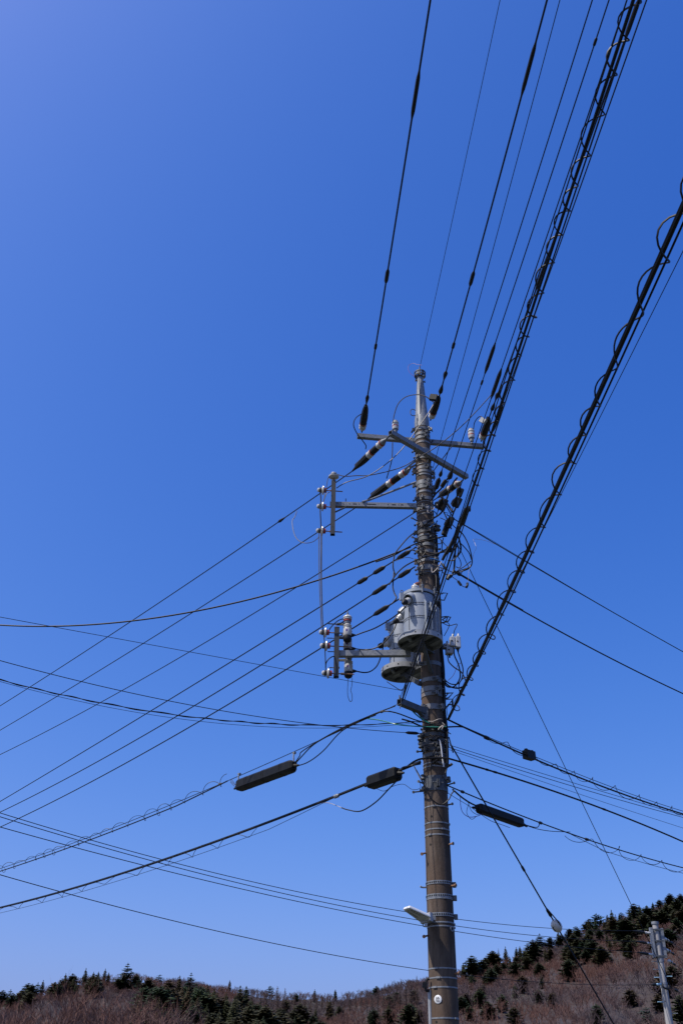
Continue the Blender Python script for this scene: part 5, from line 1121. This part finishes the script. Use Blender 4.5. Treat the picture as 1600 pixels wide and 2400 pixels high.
tang('thin red wire beside the switch box leads', 4, [(1415, 835, -.1), (1380, 860, -.1), (1340, 950, -.08), (1290, 1000, -.06)], .0035, 'red_band')
for i, (lb, pts, r, m) in enumerate((('dark cable down the pole front between the lower bands, left', ((890, 860), (800, 1160), (700, 1450), (640, 1900)), .009, 'cable_black'), ('white conduit down the pole front between the lower bands', ((900, 960), (945, 1120), (980, 1380), (1000, 1568), (1040, 1800)), .010, 'white_plastic'),
                                     ('dark cable down the right edge of the pole past the lower bands', ((1160, 640), (1150, 900), (1140, 1300), (1130, 1800), (1080, 2000)), .011, 'cable_black'), ('dark cable from the cable clamp to the guy, right of the lower bands', ((1190, 880), (1250, 1100), (1310, 1320), (1330, 1360)), .009, 'cable_black'),
                                     ('green cable falling across the shaded pole to the clamp', ((-300, -320), (0, 0), (200, 200), (400, 350), (600, 470), (800, 590), (930, 660)), .010, 'cable_green'), ('black cable crossing the pole towards the cable clamp', ((-250, 330), (0, 400), (200, 490), (400, 560), (700, 600), (900, 600), (1150, 590)), .011, 'cable_black'))):
    tang(lb, 24, [(x, y, -.20) for x, y in pts], r, m)
tang('bright silver clamp loop by the lower cables', 24, [(870, 660, -.24), (930, 590, -.25), (1010, 535, -.25), (1000, 600, -.25), (965, 660, -.24)], .010, 'aluminium_wire', 'cable_clamp')
tang('beaded earth chain across the pole front', 24, [(560, 400, -.2), (700, 405, -.22), (800, 365, -.22), (880, 335, -.22), (980, 330, -.2)], .006, 'aluminium_wire')
rnd = random.Random(9)
for i in range(14):
    x, y = rnd.uniform(1000, 1044), rnd.uniform(1690, 1775)
    pts = [(x, y, -.19), (x + rnd.uniform(-12, 12), y + rnd.uniform(2, 10), -.22), (x + rnd.uniform(-16, 16), y + rnd.uniform(6, 18), -.21), (x + rnd.uniform(-10, 14), y + rnd.uniform(14, 26), -.18)]
    cable('cable_offcut', f'short dark cable end at the lower cable level, {ordinal(i + 1)} of the bunch', 'cable', [((p[0], p[1]), p[2]) for p in pts], rnd.uniform(.006, .011), ('cable_black', 'cable_black', 'cable_grey')[i % 3], None, 'cable ends at the lower cable level')
tang('curved black cable stub on the right of the pole', 5, [(855, 1145, -.1), (890, 1125, -.12), (920, 1110, -.14), (935, 1095, -.15)], .018, 'cable_grey')
tang('dark hanging strap under the upper transformer', 4, [(1050, 620, -.85), (1010, 740, -.8), (960, 900, -.7), (910, 1010, -.6), (890, 1090, -.55), (872, 1170, -.5)], .008)
tang('thin black wire sagging under the lower transformer', 4, [(730, 1010, .1), (790, 1050, .05), (850, 1085, -.05), (880, 1075, -.1), (905, 1030, -.15)], .006)
tang('black cable falling from under the lower transformer to the cable clamp', 4, [(905, 1040, -.15), (885, 1110, -.3), (880, 1160, -.4), (850, 1254, -.45)], .007)

# ================================================================== the far pole and its wires
FY = 36.0
def fp(x, y, d=0): return at_y(q(25, x, y), FY + d)
ftop = fp(300, 190); fx = ftop.x; fpx = lambda y: fp(0, y)
far = thing('utility_pole', 'slim pale concrete utility pole at the right edge before the hill', 'utility pole', (fx, FY, 0))
def faxis(z): return Vector((fx, FY, z))
zf = lambda y: at_y((1500 + .1105 * (300 + (y - 190) * .147), 2140 + .1105 * y), FY).z
frr = lambda z: .5 * (.19 + (ftop.z - z) / 75)
MB().lathe(faxis(0), Z, [(z, frr(z)) for z in np.linspace(-.05, ftop.z - .05, 20)], 24).build('shaft', 'pale_concrete', far, True)
MB().lathe(faxis(0), Z, [(zf(240), frr(zf(240)) + .004), (zf(240), frr(zf(240)) + .022), (zf(185), frr(zf(240)) + .022), (zf(178), .05)], 20).build('cap', 'galvanised', far, True)
zt, zb_ = zf(320), zf(950)
for sx, nm in ((-1, 'side_channel'), (1, 'side_channel')):
    MB().box(faxis((zt + zb_) / 2) + Vector((sx * .19, -.06 if sx < 0 else .02, 0)), (Vector((1, 0, 0)), Vector((0, 1, 0)), Z), (.045, .07, (zt - zb_) / 2)).build(nm, 'galvanised', far)
for z in (zt - .06, zf(600), zb_ + .04, zf(1000), zf(1020), zf(1500), zf(1560)):
    bd = MB().ring(faxis(z), frr(z) - .004, frr(z) + .014, .07, 24).build('band', 'galvanised', far, True)
    if z > zb_: MB().box(faxis(z) + Vector((0, -.12, 0)), (Vector((1, 0, 0)), Vector((0, 1, 0)), Z), (.20, .010, .022)).build('strap', 'dull_steel', bd)
for (x, y, sx) in ((380, 1200, -1), (405, 1370, -1), (545, 1345, 1), (485, 1890, -1), (660, 2130, 1), (330, 1030, -1)):
    c = fp(x, y); bolt(Vector((fx + sx * .08, FY - .03, c.z)), Vector((sx, -.1, 0)), .22, .012, 'pale_blue' if x % 2 else 'galvanised', far, 1.4, 'step_bolt')
MB().lathe(fp(520, 1870, -.14), Vector((0, -1, 0)), [(0, .015), (.01, .015)], 8).build('hole', 'dark_hole', far)
GF = 'wires crossing from the far pole to the left edge'
GFI = 'strain insulators on the far pole'
def farins(lb, A, B, kind):
    o = thing('strain_insulator', lb, 'insulator', A, GFI)
    if kind == 0:
        seg(o, 'porcelain_shed', A, B, .0, .22, (.02, .045, .03, .045, .02), 'porcelain', 10); seg(o, 'porcelain_shed', A, B, .22, .42, (.02, .045, .03, .045, .02), 'porcelain', 10); seg(o, 'cover', A, B, .36, 1.0, (.04, .05, .045, .03, .015), 'rubber', 8)
    else:
        seg(o, 'porcelain_shed', A, B, .02, .2, (.025, .055, .03, .055, .025), 'porcelain', 10); seg(o, 'body', A, B, .18, .32, (.05, .06, .05), 'rubber', 8); seg(o, 'porcelain_shed', A, B, .32, .44, (.03, .055, .03), 'porcelain', 10)
        seg(o, 'cover', A, B, .42, 1.0, (.045, .04, .02, .015, .045, .035, .015), 'rubber', 8)
for i, (yA, pts, lb) in enumerate(((430, ((1000, 2149), (500, 2045), (0, 1905)), 'uppermost'), (655, ((1000, 2163), (500, 2055), (0, 1914)), 'middle'), (890, ((1000, 2183), (500, 2068), (0, 1938)), 'lowest'))):
    A = fp((225, 262, 285)[i], yA, -.05); dl = (lvl(pts[1], A.z) - A).normalized(); B = A + dl * .85
    farins(f'white and black strain insulator left of the far pole, {lb} one', A, B, 0)
    E = lvl(pts[2], A.z - .1); pa = span3(B, pts[1], E, 0, 1.6, 120)
    wire('power_line', f'thin wire from the far pole passing behind the tall pole, {lb} of three', 'power line', pa, .0085, group=GF)
    R0 = fp((505, 545, 590)[i], (545, 780, 1010)[i], .0); dr = (at_z(q(25, 905, (770, 985, 1205)[i]), R0.z + .02) - R0)
    dr = dr.normalized() if dr.length > .1 else Vector((1, .3, 0)); R1 = R0 + dr * 1.15
    farins(f'white and black strain insulator right of the far pole, {lb} one', R0, R1, 1)
    wire('power_line', f'short piece of wire leaving the far pole to the right edge, {lb} one', 'power line', span(R1, R1 + dr * 30, .3, 0, 1, 40), .0085, group='wires leaving the far pole to the right')
A = fp(440, 1512, -.12); o = MB().tube([A, fp(330, 1515, -.12)], .035, 8).build('cable_clamp', 'pale_blue', None, True, loc=A); tag(o, 'pale blue cable clamp on the far pole', 'cable clamp')
A = fp(330, 1515, -.12); pa = span3(A, (1000, 2274), lvl((0, 2050), A.z - .1), 0, 1.6, 120)
w = wire('telephone_cable', 'lowest thin cable from the far pole, sagging across to the left edge', 'telephone cable', pa, .0085); sleeve(w, pa, (1527, 2309), (1538, 2308), .05)
A = fp(600, 1550, -.1); R1 = at_z(q(25, 905, 1700), A.z - .02); pa = span(A, A + (R1 - A).normalized() * 30, .2, 0, 1, 40); w = wire('telephone_cable', 'short dark cable leaving the far pole at the right edge', 'telephone cable', pa, .009); sleeve(w, pa, q(25, 740, 1610), q(25, 800, 1650), .05)
MB().tube(smoothpath([fp(460, 1500, -.2), fp(480, 1560, -.25), fp(530, 1600, -.25), fp(600, 1600, -.2), fp(590, 1540, -.1)], 5), .03, 7).build('cable_loop', 'cable_black', far, True)
